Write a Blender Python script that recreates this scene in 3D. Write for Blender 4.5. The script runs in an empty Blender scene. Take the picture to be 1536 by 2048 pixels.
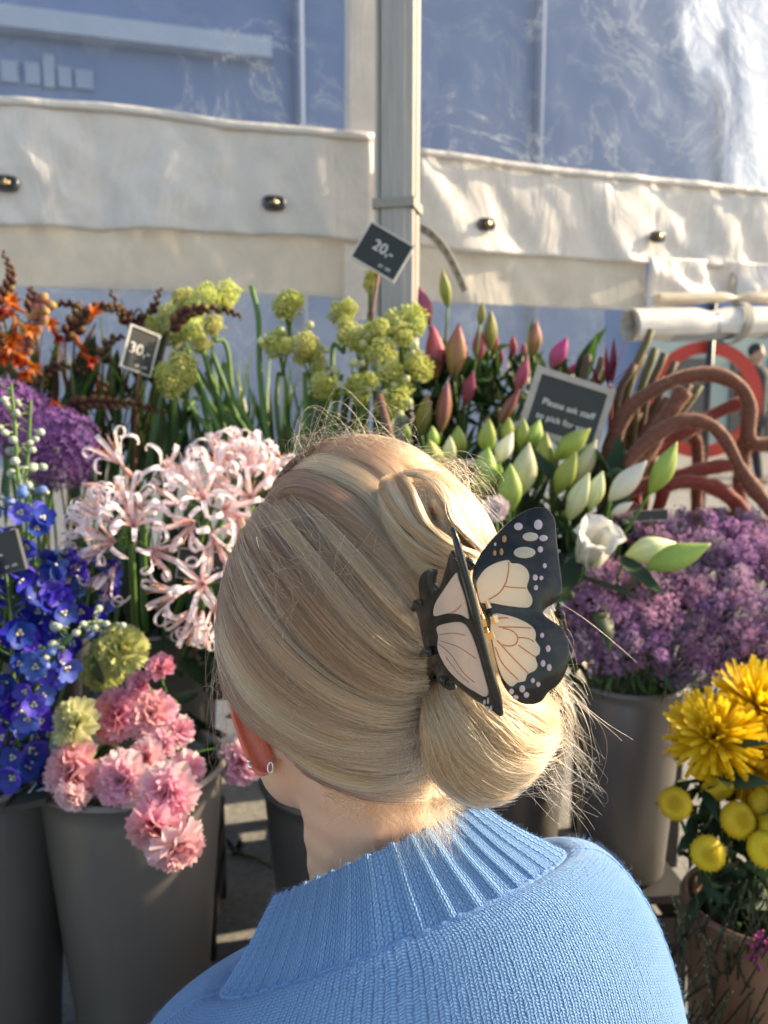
import bpy, bmesh, math, random
import numpy as np
from mathutils import Vector, Matrix, Euler, noise
random.seed(7); rng = np.random.default_rng(7)
PI = math.pi
S = bpy.context.scene
COL = S.collection
# ------------------------------------------------------------------ camera
FPX = 1541.0; PITCH = math.radians(8.0); CAMZ = 1.0
camd = bpy.data.cameras.new('camera'); cam = bpy.data.objects.new('camera', camd); COL.objects.link(cam)
cam.location = (0, 0, CAMZ); cam.rotation_euler = (PI/2 - PITCH, 0, 0)
camd.sensor_fit = 'VERTICAL'; camd.sensor_height = 36.0; camd.lens = 36.0*FPX/2048.0
camd.clip_start = 0.02; camd.clip_end = 600
camd.dof.use_dof = True; camd.dof.focus_distance = 0.45; camd.dof.aperture_fstop = 8.5
S.camera = cam
# ------------------------------------------------------------------ sky, sun, exposure
SUN = Vector((0.85, 0.21, 0.45)).normalized()          # towards the sun: low, off to the right
w = bpy.data.worlds.new('World'); S.world = w; w.use_nodes = True
nt = w.node_tree; bg = nt.nodes['Background']
sky = nt.nodes.new('ShaderNodeTexSky'); sky.sky_type = 'NISHITA'; sky.sun_disc = False
sky.sun_elevation = math.asin(SUN.z); sky.sun_rotation = math.atan2(SUN.x, SUN.y)
sky.dust_density = 1.5
nt.links.new(sky.outputs[0], bg.inputs[0]); bg.inputs[1].default_value = 0.15
sl = bpy.data.lights.new('sun', 'SUN'); sl.energy = 4.8; sl.angle = math.radians(0.6); sl.color = (1.0, 0.86, 0.66)
so = bpy.data.objects.new('sun', sl); COL.objects.link(so); so.location = (3, 2, 4)
so.rotation_euler = (-SUN).to_track_quat('-Z', 'Y').to_euler()
S.view_settings.view_transform = 'Standard'; S.view_settings.look = 'None'
S.view_settings.exposure = 1.08; S.view_settings.gamma = 1.0
S.view_settings.use_white_balance = True; S.view_settings.white_balance_temperature = 7500; S.view_settings.white_balance_tint = 8
S.render.engine = 'CYCLES'
S.cycles.max_bounces = 8; S.cycles.transparent_max_bounces = 16; S.cycles.use_denoising = True
S.cycles.caustics_reflective = False; S.cycles.caustics_refractive = False
S.cycles_curves.shape = 'RIBBONS'
# ------------------------------------------------------------------ helpers
F_ = Vector((0, math.cos(PITCH), -math.sin(PITCH))); U_ = Vector((0, math.sin(PITCH), math.cos(PITCH))); R_ = Vector((1, 0, 0))
CAM = Vector((0, 0, CAMZ))
def ray(px, py): return F_ + R_*((px-768)/FPX) - U_*((py-1024)/FPX)
def P(px, py, d): return CAM + ray(px, py)*d
def pxm(d): return FPX/d
def lerp(a, b, t): return a + (b-a)*t
WM = {}
def setp(o, **k):
    for a, b in k.items(): o[a] = b
    return o
def ob(name, data, parent=None, M=None):
    o = bpy.data.objects.new(name, data); COL.objects.link(o)
    M = M if M is not None else Matrix()          # meshes are in world coordinates unless a matrix is given
    if parent:
        o.parent = parent
        o.matrix_local = WM[parent.name_full].inverted() @ M
    else:
        o.matrix_world = M
    WM[o.name_full] = M.copy()
    return o
def thing(name, label, cat, loc=(0, 0, 0), group=None):
    o = ob(name, None, None, Matrix.Translation(Vector(loc)))
    o.empty_display_size = 0.02
    o['label'] = label; o['category'] = cat
    if group: o['group'] = group
    return o
def tag(o, label, cat, group=None):
    o['label'] = label; o['category'] = cat
    if group: o['group'] = group
    return o
class MB:
    def __init__(s): s.v = []; s.f = []; s.mi = []
    def add(s, v, f, M=None, mi=0):
        b = len(s.v)
        if M is not None: v = [M @ Vector(p) for p in v]
        s.v.extend([tuple(p) for p in v]); s.f.extend([tuple(i+b for i in q) for q in f]); s.mi.extend([mi]*len(f))
        return s
    def mesh(s, name, mats, smooth=True):
        me = bpy.data.meshes.new(name); me.from_pydata(s.v, [], s.f)
        for m in (mats if isinstance(mats, (list, tuple)) else [mats]): me.materials.append(m)
        if len(me.materials) > 1: me.polygons.foreach_set('material_index', s.mi)
        if smooth: me.polygons.foreach_set('use_smooth', [True]*len(me.polygons))
        me.update(); return me
def frame_from_dir(z, up=Vector((0, 0, 1))):
    z = Vector(z).normalized()
    x = up.cross(z)
    if x.length < 1e-4: x = Vector((1, 0, 0))
    x.normalize(); y = z.cross(x)
    return Matrix((x, y, z)).transposed()
def mat4(loc, z=(0, 0, 1), scale=1.0, spin=0.0, up=Vector((0, 0, 1))):
    R = frame_from_dir(z, up).to_4x4() @ Matrix.Rotation(spin, 4, 'Z')
    sc = Matrix.Diagonal((scale, scale, scale, 1)) if not hasattr(scale, '__len__') else Matrix.Diagonal((*scale, 1))
    return Matrix.Translation(Vector(loc)) @ R @ sc
def catmull(pts, n):
    pts = [Vector(p) for p in pts]
    if len(pts) == 2: return [pts[0].lerp(pts[1], i/(n-1)) for i in range(n)]
    e = [pts[0]*2-pts[1]] + pts + [pts[-1]*2-pts[-2]]
    out = []; m = len(pts)-1
    for i in range(n):
        t = i/(n-1)*m; k = min(int(t), m-1); u = t-k
        a, b, c, d = e[k:k+4]
        out.append(0.5*((2*b)+(c-a)*u+(2*a-5*b+4*c-d)*u*u+(3*b-a-3*c+d)*u**3))
    return out
def tube(pts, radii, n=8, caps=True):
    pts = [Vector(p) for p in pts]; m = len(pts)
    if not hasattr(radii, '__len__'): radii = [radii]*m
    v = []; f = []
    t = (pts[1]-pts[0]).normalized(); x = t.orthogonal().normalized()
    for i in range(m):
        if i == 0: t = pts[1]-pts[0]
        elif i == m-1: t = pts[-1]-pts[-2]
        else: t = pts[i+1]-pts[i-1]
        t.normalize(); x = (x - t*x.dot(t))
        x = x.normalized() if x.length > 1e-6 else t.orthogonal().normalized()
        y = t.cross(x)
        for j in range(n):
            a = 2*PI*j/n; v.append(pts[i]+(x*math.cos(a)+y*math.sin(a))*radii[i])
    for i in range(m-1):
        for j in range(n):
            f.append((i*n+j, i*n+(j+1) % n, (i+1)*n+(j+1) % n, (i+1)*n+j))
    if caps:
        f.append(tuple(range(n-1, -1, -1))); f.append(tuple((m-1)*n+j for j in range(n)))
    return v, f
def lathe(prof, n=24, lob=None):
    v = []; f = []
    for (r, z) in prof:
        for j in range(n):
            a = 2*PI*j/n; k = lob(a, z) if lob else 1.0
            v.append((r*k*math.cos(a), r*k*math.sin(a), z))
    for i in range(len(prof)-1):
        for j in range(n): f.append((i*n+j, i*n+(j+1) % n, (i+1)*n+(j+1) % n, (i+1)*n+j))
    return v, f
def box(cx, cy, cz, sx, sy, sz):
    v = [(cx+sx/2*a, cy+sy/2*b, cz+sz/2*c) for a in (-1, 1) for b in (-1, 1) for c in (-1, 1)]
    return v, [(0, 1, 3, 2), (4, 6, 7, 5), (0, 4, 5, 1), (2, 3, 7, 6), (0, 2, 6, 4), (1, 5, 7, 3)]
def ico(r=1.0, sub=1):
    bm = bmesh.new(); bmesh.ops.create_icosphere(bm, subdivisions=sub, radius=r)
    v = [tuple(p.co) for p in bm.verts]; f = [tuple(q.index for q in p.verts) for p in bm.faces]; bm.free(); return v, f
ICO1 = ico(1, 1); ICO2 = ico(1, 2); ICO3 = ico(1, 3)
OCT = ([(1,0,0),(-1,0,0),(0,1,0),(0,-1,0),(0,0,1),(0,0,-1)], [(0,2,4),(2,1,4),(1,3,4),(3,0,4),(2,0,5),(1,2,5),(3,1,5),(0,3,5)])
def sheet(L, wfun, curl, n=8, m=4, cup=0.0, wave=0.0, waves=3, thick=None, ph=0.0):
    """a petal or leaf growing along +Z; curl(t) bends it toward +Y; returns v, f"""
    v = []; f = []; y = 0.0; z = 0.0; pt = 0
    for i in range(n+1):
        t = i/n
        if i: a = curl((i-.5)/n); y += math.sin(a)*L/n; z += math.cos(a)*L/n
        a = curl(t); ny, nz = math.cos(a), -math.sin(a)
        wd = wfun(t)
        for j in range(m+1):
            s = j/m*2-1
            h = cup*wd*(s*s) + wave*math.sin(waves*PI*s+ph+t*3)*t*t
            v.append((wd*s, y+ny*h, z+nz*h))
    for i in range(n):
        for j in range(m):
            a = i*(m+1)+j; f.append((a, a+1, a+m+2, a+m+1))
    return v, f
def remesh(v, f, name, mats, voxel, smooth=8, fac=0.5):
    me = bpy.data.meshes.new(name+'_src'); me.from_pydata(v, [], f); me.update()
    o = bpy.data.objects.new('tmp', me); COL.objects.link(o)
    m = o.modifiers.new('r', 'REMESH'); m.mode = 'VOXEL'; m.voxel_size = voxel; m.use_smooth_shade = True
    s = o.modifiers.new('s', 'SMOOTH'); s.factor = fac; s.iterations = smooth
    dg = bpy.context.evaluated_depsgraph_get()
    out = bpy.data.meshes.new_from_object(o.evaluated_get(dg)); out.name = name
    bpy.data.objects.remove(o); bpy.data.meshes.remove(me)
    out.materials.clear()
    for x in mats: out.materials.append(x)
    out.polygons.foreach_set('use_smooth', [True]*len(out.polygons))
    return out
def ell(mb, c, rx, ry=None, rz=None, rot=None, geo=None):
    ry = rx if ry is None else ry; rz = rx if rz is None else rz
    M = Matrix.Translation(Vector(c)) @ (rot.to_4x4() if rot else Matrix()) @ Matrix.Diagonal((rx, ry, rz, 1))
    mb.add(*(geo or ICO3), M)
def capsule(mb, a, b, ra, rb, n=14):
    a = Vector(a); b = Vector(b); m = max(3, int((b-a).length/(min(ra, rb)*.5))+2)
    for i in range(m): ell(mb, a.lerp(b, i/(m-1)), lerp(ra, rb, i/(m-1)), geo=ICO2)
# ------------------------------------------------------------------ materials
def new_mat(name):
    m = bpy.data.materials.new(name); m.use_nodes = True
    return m, m.node_tree, m.node_tree.nodes['Principled BSDF'], m.node_tree.nodes['Material Output']
def N(t, kind, **k):
    n = t.nodes.new(kind)
    for a, b in k.items(): setattr(n, a, b)
    return n
def mixc(t, fac, a, b, mode='MIX'):
    n = N(t, 'ShaderNodeMix', data_type='RGBA', blend_type=mode)
    for i, x in ((0, fac), (6, a), (7, b)):
        if hasattr(x, 'links'): t.links.new(x, n.inputs[i])
        else: n.inputs[i].default_value = x if i == 0 else (*x[:3], 1)
    return n.outputs[2]
def ramp(t, src, stops):
    r = N(t, 'ShaderNodeValToRGB'); e = r.color_ramp.elements
    while len(e) < len(stops): e.new(0.5)
    for q, (p, c) in zip(e, stops): q.position = p; q.color = (*c[:3], 1) if hasattr(c, '__len__') else (c, c, c, 1)
    t.links.new(src, r.inputs[0]); return r.outputs[0]
def math_(t, op, a, b=None, c=None):
    n = N(t, 'ShaderNodeMath', operation=op)
    for i, x in enumerate((a, b, c)):
        if x is None: continue
        if hasattr(x, 'links'): t.links.new(x, n.inputs[i])
        else: n.inputs[i].default_value = x
    return n.outputs[0]
def noise_(t, scale, detail=4, co=None, rough=.55, dist=0.0):
    n = N(t, 'ShaderNodeTexNoise'); n.inputs['Scale'].default_value = scale; n.inputs['Detail'].default_value = detail
    n.inputs['Roughness'].default_value = rough; n.inputs['Distortion'].default_value = dist
    if co is not None: t.links.new(co, n.inputs['Vector'])
    return n.outputs[0]
def tc(t, which='Object'): return N(t, 'ShaderNodeTexCoord').outputs[which]
def bump(t, b, h, strength=.3, dist=.01):
    n = N(t, 'ShaderNodeBump'); n.inputs['Strength'].default_value = strength; n.inputs['Distance'].default_value = dist
    t.links.new(h, n.inputs['Height']); t.links.new(n.outputs[0], b.inputs['Normal']); return n
def plain(name, col, rough=.5, metal=0.0, var=.15, scale=40, spec=.5, bumpk=0.0, sheen=0.0, coat=0.0, objvar=.0):
    m, t, b, o = new_mat(name)
    nz = noise_(t, scale, 5, tc(t))
    c = mixc(t, nz, [x*(1-var) for x in col], [min(1, x*(1+var)) for x in col])
    if objvar:
        oi = N(t, 'ShaderNodeObjectInfo'); h = N(t, 'ShaderNodeHueSaturation')
        t.links.new(c, h.inputs['Color']); t.links.new(math_(t, 'MULTIPLY_ADD', oi.outputs['Random'], objvar*2, 1-objvar), h.inputs['Value'])
        t.links.new(math_(t, 'MULTIPLY_ADD', oi.outputs['Random'], objvar*.12, .5-objvar*.06), h.inputs['Hue']); c = h.outputs[0]
    t.links.new(c, b.inputs['Base Color'])
    b.inputs['Roughness'].default_value = rough; b.inputs['Metallic'].default_value = metal
    b.inputs['Specular IOR Level'].default_value = spec
    if sheen: b.inputs['Sheen Weight'].default_value = sheen
    if coat: b.inputs['Coat Weight'].default_value = coat; b.inputs['Coat Roughness'].default_value = .05
    if bumpk: bump(t, b, nz, bumpk, .004)
    return m
def petal(name, stops, axis='Z', trans=.35, rough=.55, objvar=.1, ridge=None, var=.12, nscale=120, spec=.3, bumpk=.15, coord='Generated'):
    """thin living tissue: colour runs along the piece from base to tip, some light comes through"""
    m, t, b, o = new_mat(name)
    sep = N(t, 'ShaderNodeSeparateXYZ'); t.links.new(tc(t, coord), sep.inputs[0])
    c = ramp(t, sep.outputs[axis], stops)
    if ridge:
        at = N(t, 'ShaderNodeAttribute', attribute_name='ridge')
        c = mixc(t, math_(t, 'MULTIPLY', at.outputs['Fac'], ridge[0]), c, ridge[1])
    nz = noise_(t, nscale, 4, tc(t))
    c = mixc(t, 1.0, c, ramp(t, nz, [(.2, 1-var), (.8, 1+var)]), 'MULTIPLY')
    oi = N(t, 'ShaderNodeObjectInfo'); h = N(t, 'ShaderNodeHueSaturation'); t.links.new(c, h.inputs['Color'])
    t.links.new(math_(t, 'MULTIPLY_ADD', oi.outputs['Random'], objvar*2, 1-objvar), h.inputs['Value'])
    t.links.new(math_(t, 'MULTIPLY_ADD', oi.outputs['Random'], objvar*.2, .5-objvar*.1), h.inputs['Hue']); c = h.outputs[0]
    t.links.new(c, b.inputs['Base Color']); b.inputs['Roughness'].default_value = rough; b.inputs['Specular IOR Level'].default_value = spec
    if bumpk: bump(t, b, nz, bumpk, .003)
    if trans:
        tr = N(t, 'ShaderNodeBsdfTranslucent'); t.links.new(c, tr.inputs[0])
        mx = N(t, 'ShaderNodeMixShader'); mx.inputs[0].default_value = trans
        t.links.new(b.outputs[0], mx.inputs[1]); t.links.new(tr.outputs[0], mx.inputs[2]); t.links.new(mx.outputs[0], o.inputs[0])
    return m
MAT = {}
MAT['stem'] = petal('stem_green', [(0, (.05, .10, .025)), (1, (.09, .17, .04))], trans=0, rough=.5)
MAT['stem_dark'] = petal('stem_dark_green', [(0, (.02, .05, .02)), (1, (.05, .10, .03))], trans=0, rough=.5)
MAT['leaf'] = petal('leaf_green', [(0, (.02, .06, .015)), (1, (.06, .13, .025))], trans=.3, rough=.38, objvar=.3, spec=.5)
MAT['leaf_dark'] = petal('leaf_dark_green', [(0, (.012, .03, .014)), (1, (.03, .06, .025))], trans=.2, rough=.45, objvar=.3)
# ------------------------------------------------------------------ the ground
def ground_mat():
    m, t, b, o = new_mat('worn_concrete'); co = tc(t)
    n1 = noise_(t, 3, 6, co); n2 = noise_(t, 60, 6, co, .7); n3 = noise_(t, 400, 3, co)
    c = mixc(t, n1, (.22, .215, .21), (.40, .385, .365)); c = mixc(t, ramp(t, n2, [(.35, 0), (.62, 1)]), mixc(t, .5, c, (.07, .07, .07)), c)
    c = mixc(t, ramp(t, n3, [(.3, .55), (.5, 0)]), c, (.05, .05, .05))
    t.links.new(c, b.inputs['Base Color']); b.inputs['Roughness'].default_value = .9
    h = math_(t, 'ADD', n2, math_(t, 'MULTIPLY', n3, .5)); bump(t, b, h, .6, .01); return m
mb = MB(); mb.add([(-150, -60, 0), (150, -60, 0), (150, 300, 0), (-150, 300, 0)], [(0, 1, 2, 3)])
g = ob('ground', mb.mesh('ground', ground_mat(), False)); g['kind'] = 'structure'; g['label'] = 'worn grey concrete pavement under the flower stall'
# ------------------------------------------------------------------ building behind the stall
def facade_mat(name, a, b_):
    m, t, b, o = new_mat(name); co = tc(t)
    c = mixc(t, noise_(t, .8, 6, co), a, b_); t.links.new(c, b.inputs['Base Color']); b.inputs['Roughness'].default_value = .8; return m

def hit(px, py, Q, n):
    r = ray(px, py); return CAM + r*((Q-CAM).dot(n)/r.dot(n))
BA = math.radians(15.5); BM = Matrix.Translation((0, 14, 0)) @ Matrix.Rotation(BA, 4, 'Z'); BI = BM.inverted(); BN = Vector((math.sin(BA), -math.cos(BA), 0))
def bpx(px, py): return BI @ hit(px, py, Vector((0, 14, 0)), BN)
bl = ob('building', None, None, BM); tag(bl, 'large shaded blue grey building seen through the clear tent windows', 'building')
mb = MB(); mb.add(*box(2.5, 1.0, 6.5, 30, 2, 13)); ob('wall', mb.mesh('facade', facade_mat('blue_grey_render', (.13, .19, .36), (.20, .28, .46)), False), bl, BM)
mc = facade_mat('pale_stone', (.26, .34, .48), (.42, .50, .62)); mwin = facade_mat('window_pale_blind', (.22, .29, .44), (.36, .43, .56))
def brect(name, x0, y0, x1, y1, dep, mt):
    a = bpx(x0, y0); b = bpx(x1, y1); mb = MB(); mb.add(*box((a.x+b.x)/2, -dep/2+.02, (a.z+b.z)/2, abs(b.x-a.x), dep, abs(a.z-b.z)))
    return ob(name, mb.mesh(name, mt, False), bl, BM)
a = bpx(-250, 5); b = bpx(540, 118)
mb = MB(); mb.add(*box((a.x+b.x)/2, -.12, (a.z+b.z)/2, b.x-a.x, .3, .30)); ob('cornice', mb.mesh('cornice', mc, False), bl, BM)
for x0, x1, y0, y1 in ((2, 38, 122, 168), (50, 82, 126, 172), (86, 112, 110, 178), (116, 146, 134, 178), (150, 188, 140, 182), (-50, -15, 118, 165)):
    wo = brect('window', x0, y0, x1, y1, .08, mwin)
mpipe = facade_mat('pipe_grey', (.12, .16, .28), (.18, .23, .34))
for x in (598, 1070, 1436):
    a = bpx(x, 300); mb = MB(); mb.add(*tube([(a.x, -.1, 0), (a.x, -.1, 12)], .09, 8)); ob('drainpipe', mb.mesh('drainpipe', mpipe), bl, BM)
a = bpx(1290, 640); b = bpx(1900, 900)
mb = MB(); mb.add(*box((a.x+b.x)/2, -.1, a.z/2, b.x-a.x, .16, a.z)); ob('shop_front', mb.mesh('shop_front', facade_mat('shop_front_teal', (.22, .32, .33), (.45, .52, .5)), False), bl, BM)
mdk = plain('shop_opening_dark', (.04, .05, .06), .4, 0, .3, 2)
for x0, x1 in ((1335, 1390), (1450, 1480), (1525, 1600)):
    a = bpx(x0, 720); b = bpx(x1, 900); mb = MB(); mb.add(*box((a.x+b.x)/2, -.2, a.z/2+.03, b.x-a.x, .06, a.z)); ob('shop_window', mb.mesh('shop_window', mdk, False), bl, BM)
# ------------------------------------------------------------------ tent: two canvas walls with clear windows, a post, a strap
TL, TR = .24, .36
QL = Vector((.02, 2.15, 0)); nL = Vector((TL, -1, 0)).normalized()
QR = Vector((.07, 2.15, 0)); nR = Vector((TR, -1, 0)).normalized()
def interp(poly, x):
    if x <= poly[0][0]: a, b = poly[0], poly[1]
    elif x >= poly[-1][0]: a, b = poly[-2], poly[-1]
    else:
        for a, b in zip(poly, poly[1:]):
            if a[0] <= x <= b[0]: break
    return a[1] + (b[1]-a[1])*(x-a[0])/(b[0]-a[0])
def canvas_mat(name, col, trans, warm=0.0):
    m, t, b, o = new_mat(name); co = tc(t)
    n1 = noise_(t, 2.2, 5, co, .6); n2 = noise_(t, 14, 6, co, .65, .6)
    c = mixc(t, ramp(t, n2, [(.3, 0), (.75, 1)]), [x*.82 for x in col], col)
    c = mixc(t, ramp(t, n1, [(.45, 0), (.75, .35)]), c, [col[0]*.85, col[1]*.8, col[2]*.72])
    t.links.new(c, b.inputs['Base Color']); b.inputs['Roughness'].default_value = .42; b.inputs['Specular IOR Level'].default_value = .4
    wv = N(t, 'ShaderNodeTexNoise'); wv.inputs['Scale'].default_value = 5; wv.inputs['Detail'].default_value = 5; wv.inputs['Distortion'].default_value = 1.2
    mp = N(t, 'ShaderNodeMapping'); mp.inputs['Scale'].default_value = (1.6, 1.6, .7); t.links.new(co, mp.inputs[0]); t.links.new(mp.outputs[0], wv.inputs[0])
    bump(t, b, wv.outputs[0], .35, .03)
    tr = N(t, 'ShaderNodeBsdfTranslucent'); t.links.new(mixc(t, 1.0, c, (1, .93, .78), 'MULTIPLY'), tr.inputs[0])
    mx = N(t, 'ShaderNodeMixShader'); mx.inputs[0].default_value = trans
    t.links.new(b.outputs[0], mx.inputs[1]); t.links.new(tr.outputs[0], mx.inputs[2]); t.links.new(mx.outputs[0], o.inputs[0]); return m
def vinyl_mat(name, haze, tint, scr, seed=0):
    m, t, b, o = new_mat(name); co = tc(t)
    mp = N(t, 'ShaderNodeMapping'); mp.inputs['Location'].default_value = (seed, seed*2, seed*.7); t.links.new(co, mp.inputs[0]); co2 = mp.outputs[0]
    tp = N(t, 'ShaderNodeBsdfTransparent'); tp.inputs[0].default_value = (*tint, 1)
    gl = N(t, 'ShaderNodeBsdfGlossy'); gl.inputs['Roughness'].default_value = .3; gl.inputs['Color'].default_value = (.35, .37, .42, 1)
    df = N(t, 'ShaderNodeBsdfDiffuse'); df.inputs[0].default_value = (.75, .8, .86, 1)
    tl = N(t, 'ShaderNodeBsdfTranslucent'); tl.inputs[0].default_value = (.8, .83, .88, 1)
    a1 = N(t, 'ShaderNodeMixShader'); a1.inputs[0].default_value = .6; t.links.new(df.outputs[0], a1.inputs[1]); t.links.new(tl.outputs[0], a1.inputs[2])
    # scuffs: thin wandering crease lines and cloudy patches
    n1 = noise_(t, 4.2, 7, co2, .62, 1.4); ridge = math_(t, 'ABSOLUTE', math_(t, 'SUBTRACT', n1, .5))
    line = ramp(t, ridge, [(0, 1), (.016, .28), (.05, 0)])
    n2 = noise_(t, 1.7, 5, co2, .6); patch = ramp(t, n2, [(.46, 0), (.68, 1)])
    n3 = noise_(t, 30, 5, co2, .7); fine = ramp(t, n3, [(.58, 0), (.72, 1)])
    k = math_(t, 'MULTIPLY', line, math_(t, 'MULTIPLY_ADD', patch, .9, .12))
    k = math_(t, 'ADD', k, math_(t, 'MULTIPLY', fine, math_(t, 'MULTIPLY', patch, .35)))
    k = math_(t, 'MULTIPLY_ADD', k, scr, math_(t, 'MULTIPLY_ADD', patch, haze*1.3, haze))
    k = math_(t, 'MINIMUM', k, .95)
    mx = N(t, 'ShaderNodeMixShader'); t.links.new(k, mx.inputs[0]); t.links.new(tp.outputs[0], mx.inputs[1]); t.links.new(a1.outputs[0], mx.inputs[2])
    lw = N(t, 'ShaderNodeFresnel'); lw.inputs[0].default_value = 1.4
    bp = N(t, 'ShaderNodeBump'); bp.inputs['Strength'].default_value = .25; bp.inputs['Distance'].default_value = .03; t.links.new(n1, bp.inputs['Height']); t.links.new(bp.outputs[0], gl.inputs['Normal'])
    m2 = N(t, 'ShaderNodeMixShader'); t.links.new(lw.outputs[0], m2.inputs[0]); t.links.new(mx.outputs[0], m2.inputs[1]); t.links.new(gl.outputs[0], m2.inputs[2]); t.links.new(m2.outputs[0], o.inputs[0])
    t.nodes.remove(b); return m
CV = canvas_mat('white_pvc_canvas', (.84, .81, .80), .16); CV2 = canvas_mat('thin_cream_canvas', (.85, .79, .71), .5)
VY = vinyl_mat('scuffed_clear_vinyl', .08, (.84, .89, .97), .8); VY2 = vinyl_mat('creased_clear_vinyl', .13, (.84, .89, .97), 1.3, 3.1)
VY3 = vinyl_mat('dull_clear_vinyl', .30, (.78, .83, .88), .45, 5.3)
def panel(name, parent, mats, side, x0, x1, top, bot, nx, ny, off=0.0, wr=0.0, folds=(), thick=.0, seed=0, belly=0.0):
    """cloth sheet hung on the wall plane between two edge lines given as seen by the camera"""
    Q, n = (QL, nL) if side == 'L' else (QR, nR)
    v = []; f = []
    for i in range(nx+1):
        px = lerp(x0, x1, i/nx)
        a = hit(px, interp(top, px), Q, n); b = hit(px, interp(bot, px), Q, n)
        for j in range(ny+1):
            s = j/ny; p = a.lerp(b, s)
            d = off + belly*math.sin(PI*s)
            if wr: d += wr*(noise.noise(Vector((p.x*5+seed, p.z*4, seed)))*.6 + noise.noise(Vector((p.x*13+p.z*9, p.z*6+seed, 3)))*.5 - .35*abs(noise.noise(Vector((p.x*9-p.z*12+seed, p.z*10, 7)))))
            for (fx, fw, fa, sl_) in folds:
                u = (px - fx - sl_*(s-.5)*60)/fw; d += fa*math.exp(-u*u)*(.3+.7*s)
            v.append(p + n*d)
    for i in range(nx):
        for j in range(ny): a = i*(ny+1)+j; f.append((a, a+ny+1, a+ny+2, a+1))
    if thick:
        k = len(v); v += [p - n*thick for p in v]; f += [tuple(i+k for i in reversed(q)) for q in f]
        per = [i*(ny+1) for i in range(nx+1)] + [nx*(ny+1)+j for j in range(1, ny+1)] + [i*(ny+1)+ny for i in range(nx-1, -1, -1)] + [j for j in range(ny-1, 0, -1)]
        for a, b in zip(per, per[1:]+per[:1]): f.append((b, a, a+k, b+k))
    mb = MB(); mb.add(v, f); return ob(name, mb.mesh(name, mats), parent)
def eyelet(parent, px, py, side, w=.05):
    Q, n = (QL, nL) if side == 'L' else (QR, nR)
    c = hit(px, py, Q, n) + n*.016; X = Vector((-n.y, n.x, 0)); Z = Vector((0, 0, 1))
    pts = []
    for k in range(25):
        a = 2*PI*k/24; pts.append(c + X*(w*.5*(abs(math.cos(a))**.6)*math.copysign(1, math.cos(a))) + Z*(w*.27*(abs(math.sin(a))**.7)*math.copysign(1, math.sin(a))))
    mb = MB(); mb.add(*tube(pts, .0055, 8, False)); mb.add([p - n*.004 for p in pts[:-1]], [tuple(range(24))])
    e = ob('eyelet', mb.mesh('eyelet', MAT['gun']), parent)
    mb = MB(); M = Matrix((X, n, Z)).transposed().to_4x4(); M.translation = c
    mb.add(*box(0, .004, 0, .022, .008, .011), M); mb.add(*box(0, .010, 0, .006, .008, .018), M)
    ob('turn_button', mb.mesh('turn_button', MAT['brass']), e)
MAT['gun'] = plain('dull_steel', (.10, .10, .105), .35, .8, .3, 60); MAT['brass'] = plain('tarnished_brass', (.30, .24, .15), .4, .7, .3, 80)
LB_top = [(-420, 160), (0, 195), (200, 208), (340, 222), (450, 243), (560, 252), (700, 266), (745, 270)]
LB_bot = [(-420, 438), (0, 452), (130, 455), (195, 462), (300, 460), (480, 470), (610, 474), (745, 488)]
LW_bot = [(-420, 552), (30, 572), (300, 580), (640, 592), (748, 604)]
tl = thing('canvas_tent_wall', 'cream canvas tent wall with clear window, on the side with two eyelets before the post', 'tent wall', (-.6, 2.0, 0))
panel('window_pane', tl, VY, 'L', -420, 700, [(-420, -900), (748, -900)], [(a, b+4) for a, b in LB_top], 50, 30, 0, .016, seed=2)
panel('edge_strip', tl, CV, 'L', 690, 752, [(690, -900), (752, -900)], [(690, 640), (752, 640)], 4, 40, -.006, .006, seed=4)
panel('canvas_band', tl, CV, 'L', -420, 745, LB_top, LB_bot, 110, 22, .006, .016, ((60, 35, .012, 1), (195, 22, -.014, .6), (340, 60, .012, -1.5), (480, 25, -.012, 1), (640, 40, .010, .5)), .003, 1)
panel('band_hem', tl, CV, 'L', -420, 745, LB_top, [(a, b+17) for a, b in LB_top], 60, 2, .014, .012, (), .004, 1)
panel('lower_canvas', tl, CV2, 'L', -420, 748, [(a, b-14) for a, b in LB_bot], LW_bot, 80, 10, -.012, .016, ((250, 50, .015, 1), (560, 30, -.012, -1)), 0, 6)
panel('lower_window_pane', tl, VY3, 'L', -420, 748, [(a, b-4) for a, b in LW_bot], [(-420, 1840), (748, 1562)], 40, 24, -.016, .012, seed=9)
for x, y in ((14, 370), (547, 409)): eyelet(tl, x, y, 'L')
RB_top = [(838, 298), (900, 306), (1000, 322), (1080, 332), (1200, 346), (1400, 364), (1536, 380), (1900, 412)]
RB_bot = [(836, 490), (930, 506), (1100, 514), (1280, 528), (1400, 532), (1536, 541), (1900, 566)]
RW_bot = [(834, 603), (1000, 609), (1215, 617), (1330, 622)]
tr_ = thing('canvas_tent_wall', 'cream canvas tent wall beyond the post, its lower flap rolled up and tied', 'tent wall', (.7, 2.4, 0))
panel('window_pane', tr_, VY2, 'R', 836, 1900, [(836, -900), (1900, -900)], [(a, b+4) for a, b in RB_top], 50, 30, 0, .009, seed=12)
panel('canvas_band', tr_, CV, 'R', 836, 1900, RB_top, RB_bot, 110, 22, .006, .016, ((880, 40, .016, 2.2), (1010, 35, -.010, 1), (1210, 30, .014, 1.5), (1400, 40, -.012, -1)), .003, 15)
panel('band_hem', tr_, CV, 'R', 836, 1900, RB_top, [(a, b+14) for a, b in RB_top], 60, 2, .014, .012, (), .004, 15)
panel('lower_canvas', tr_, CV2, 'R', 834, 1296, [(a, b-12) for a, b in RB_bot], RW_bot, 50, 10, -.012, .016, ((930, 40, .014, 1), (1100, 30, -.012, 1)), 0, 18)
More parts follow.
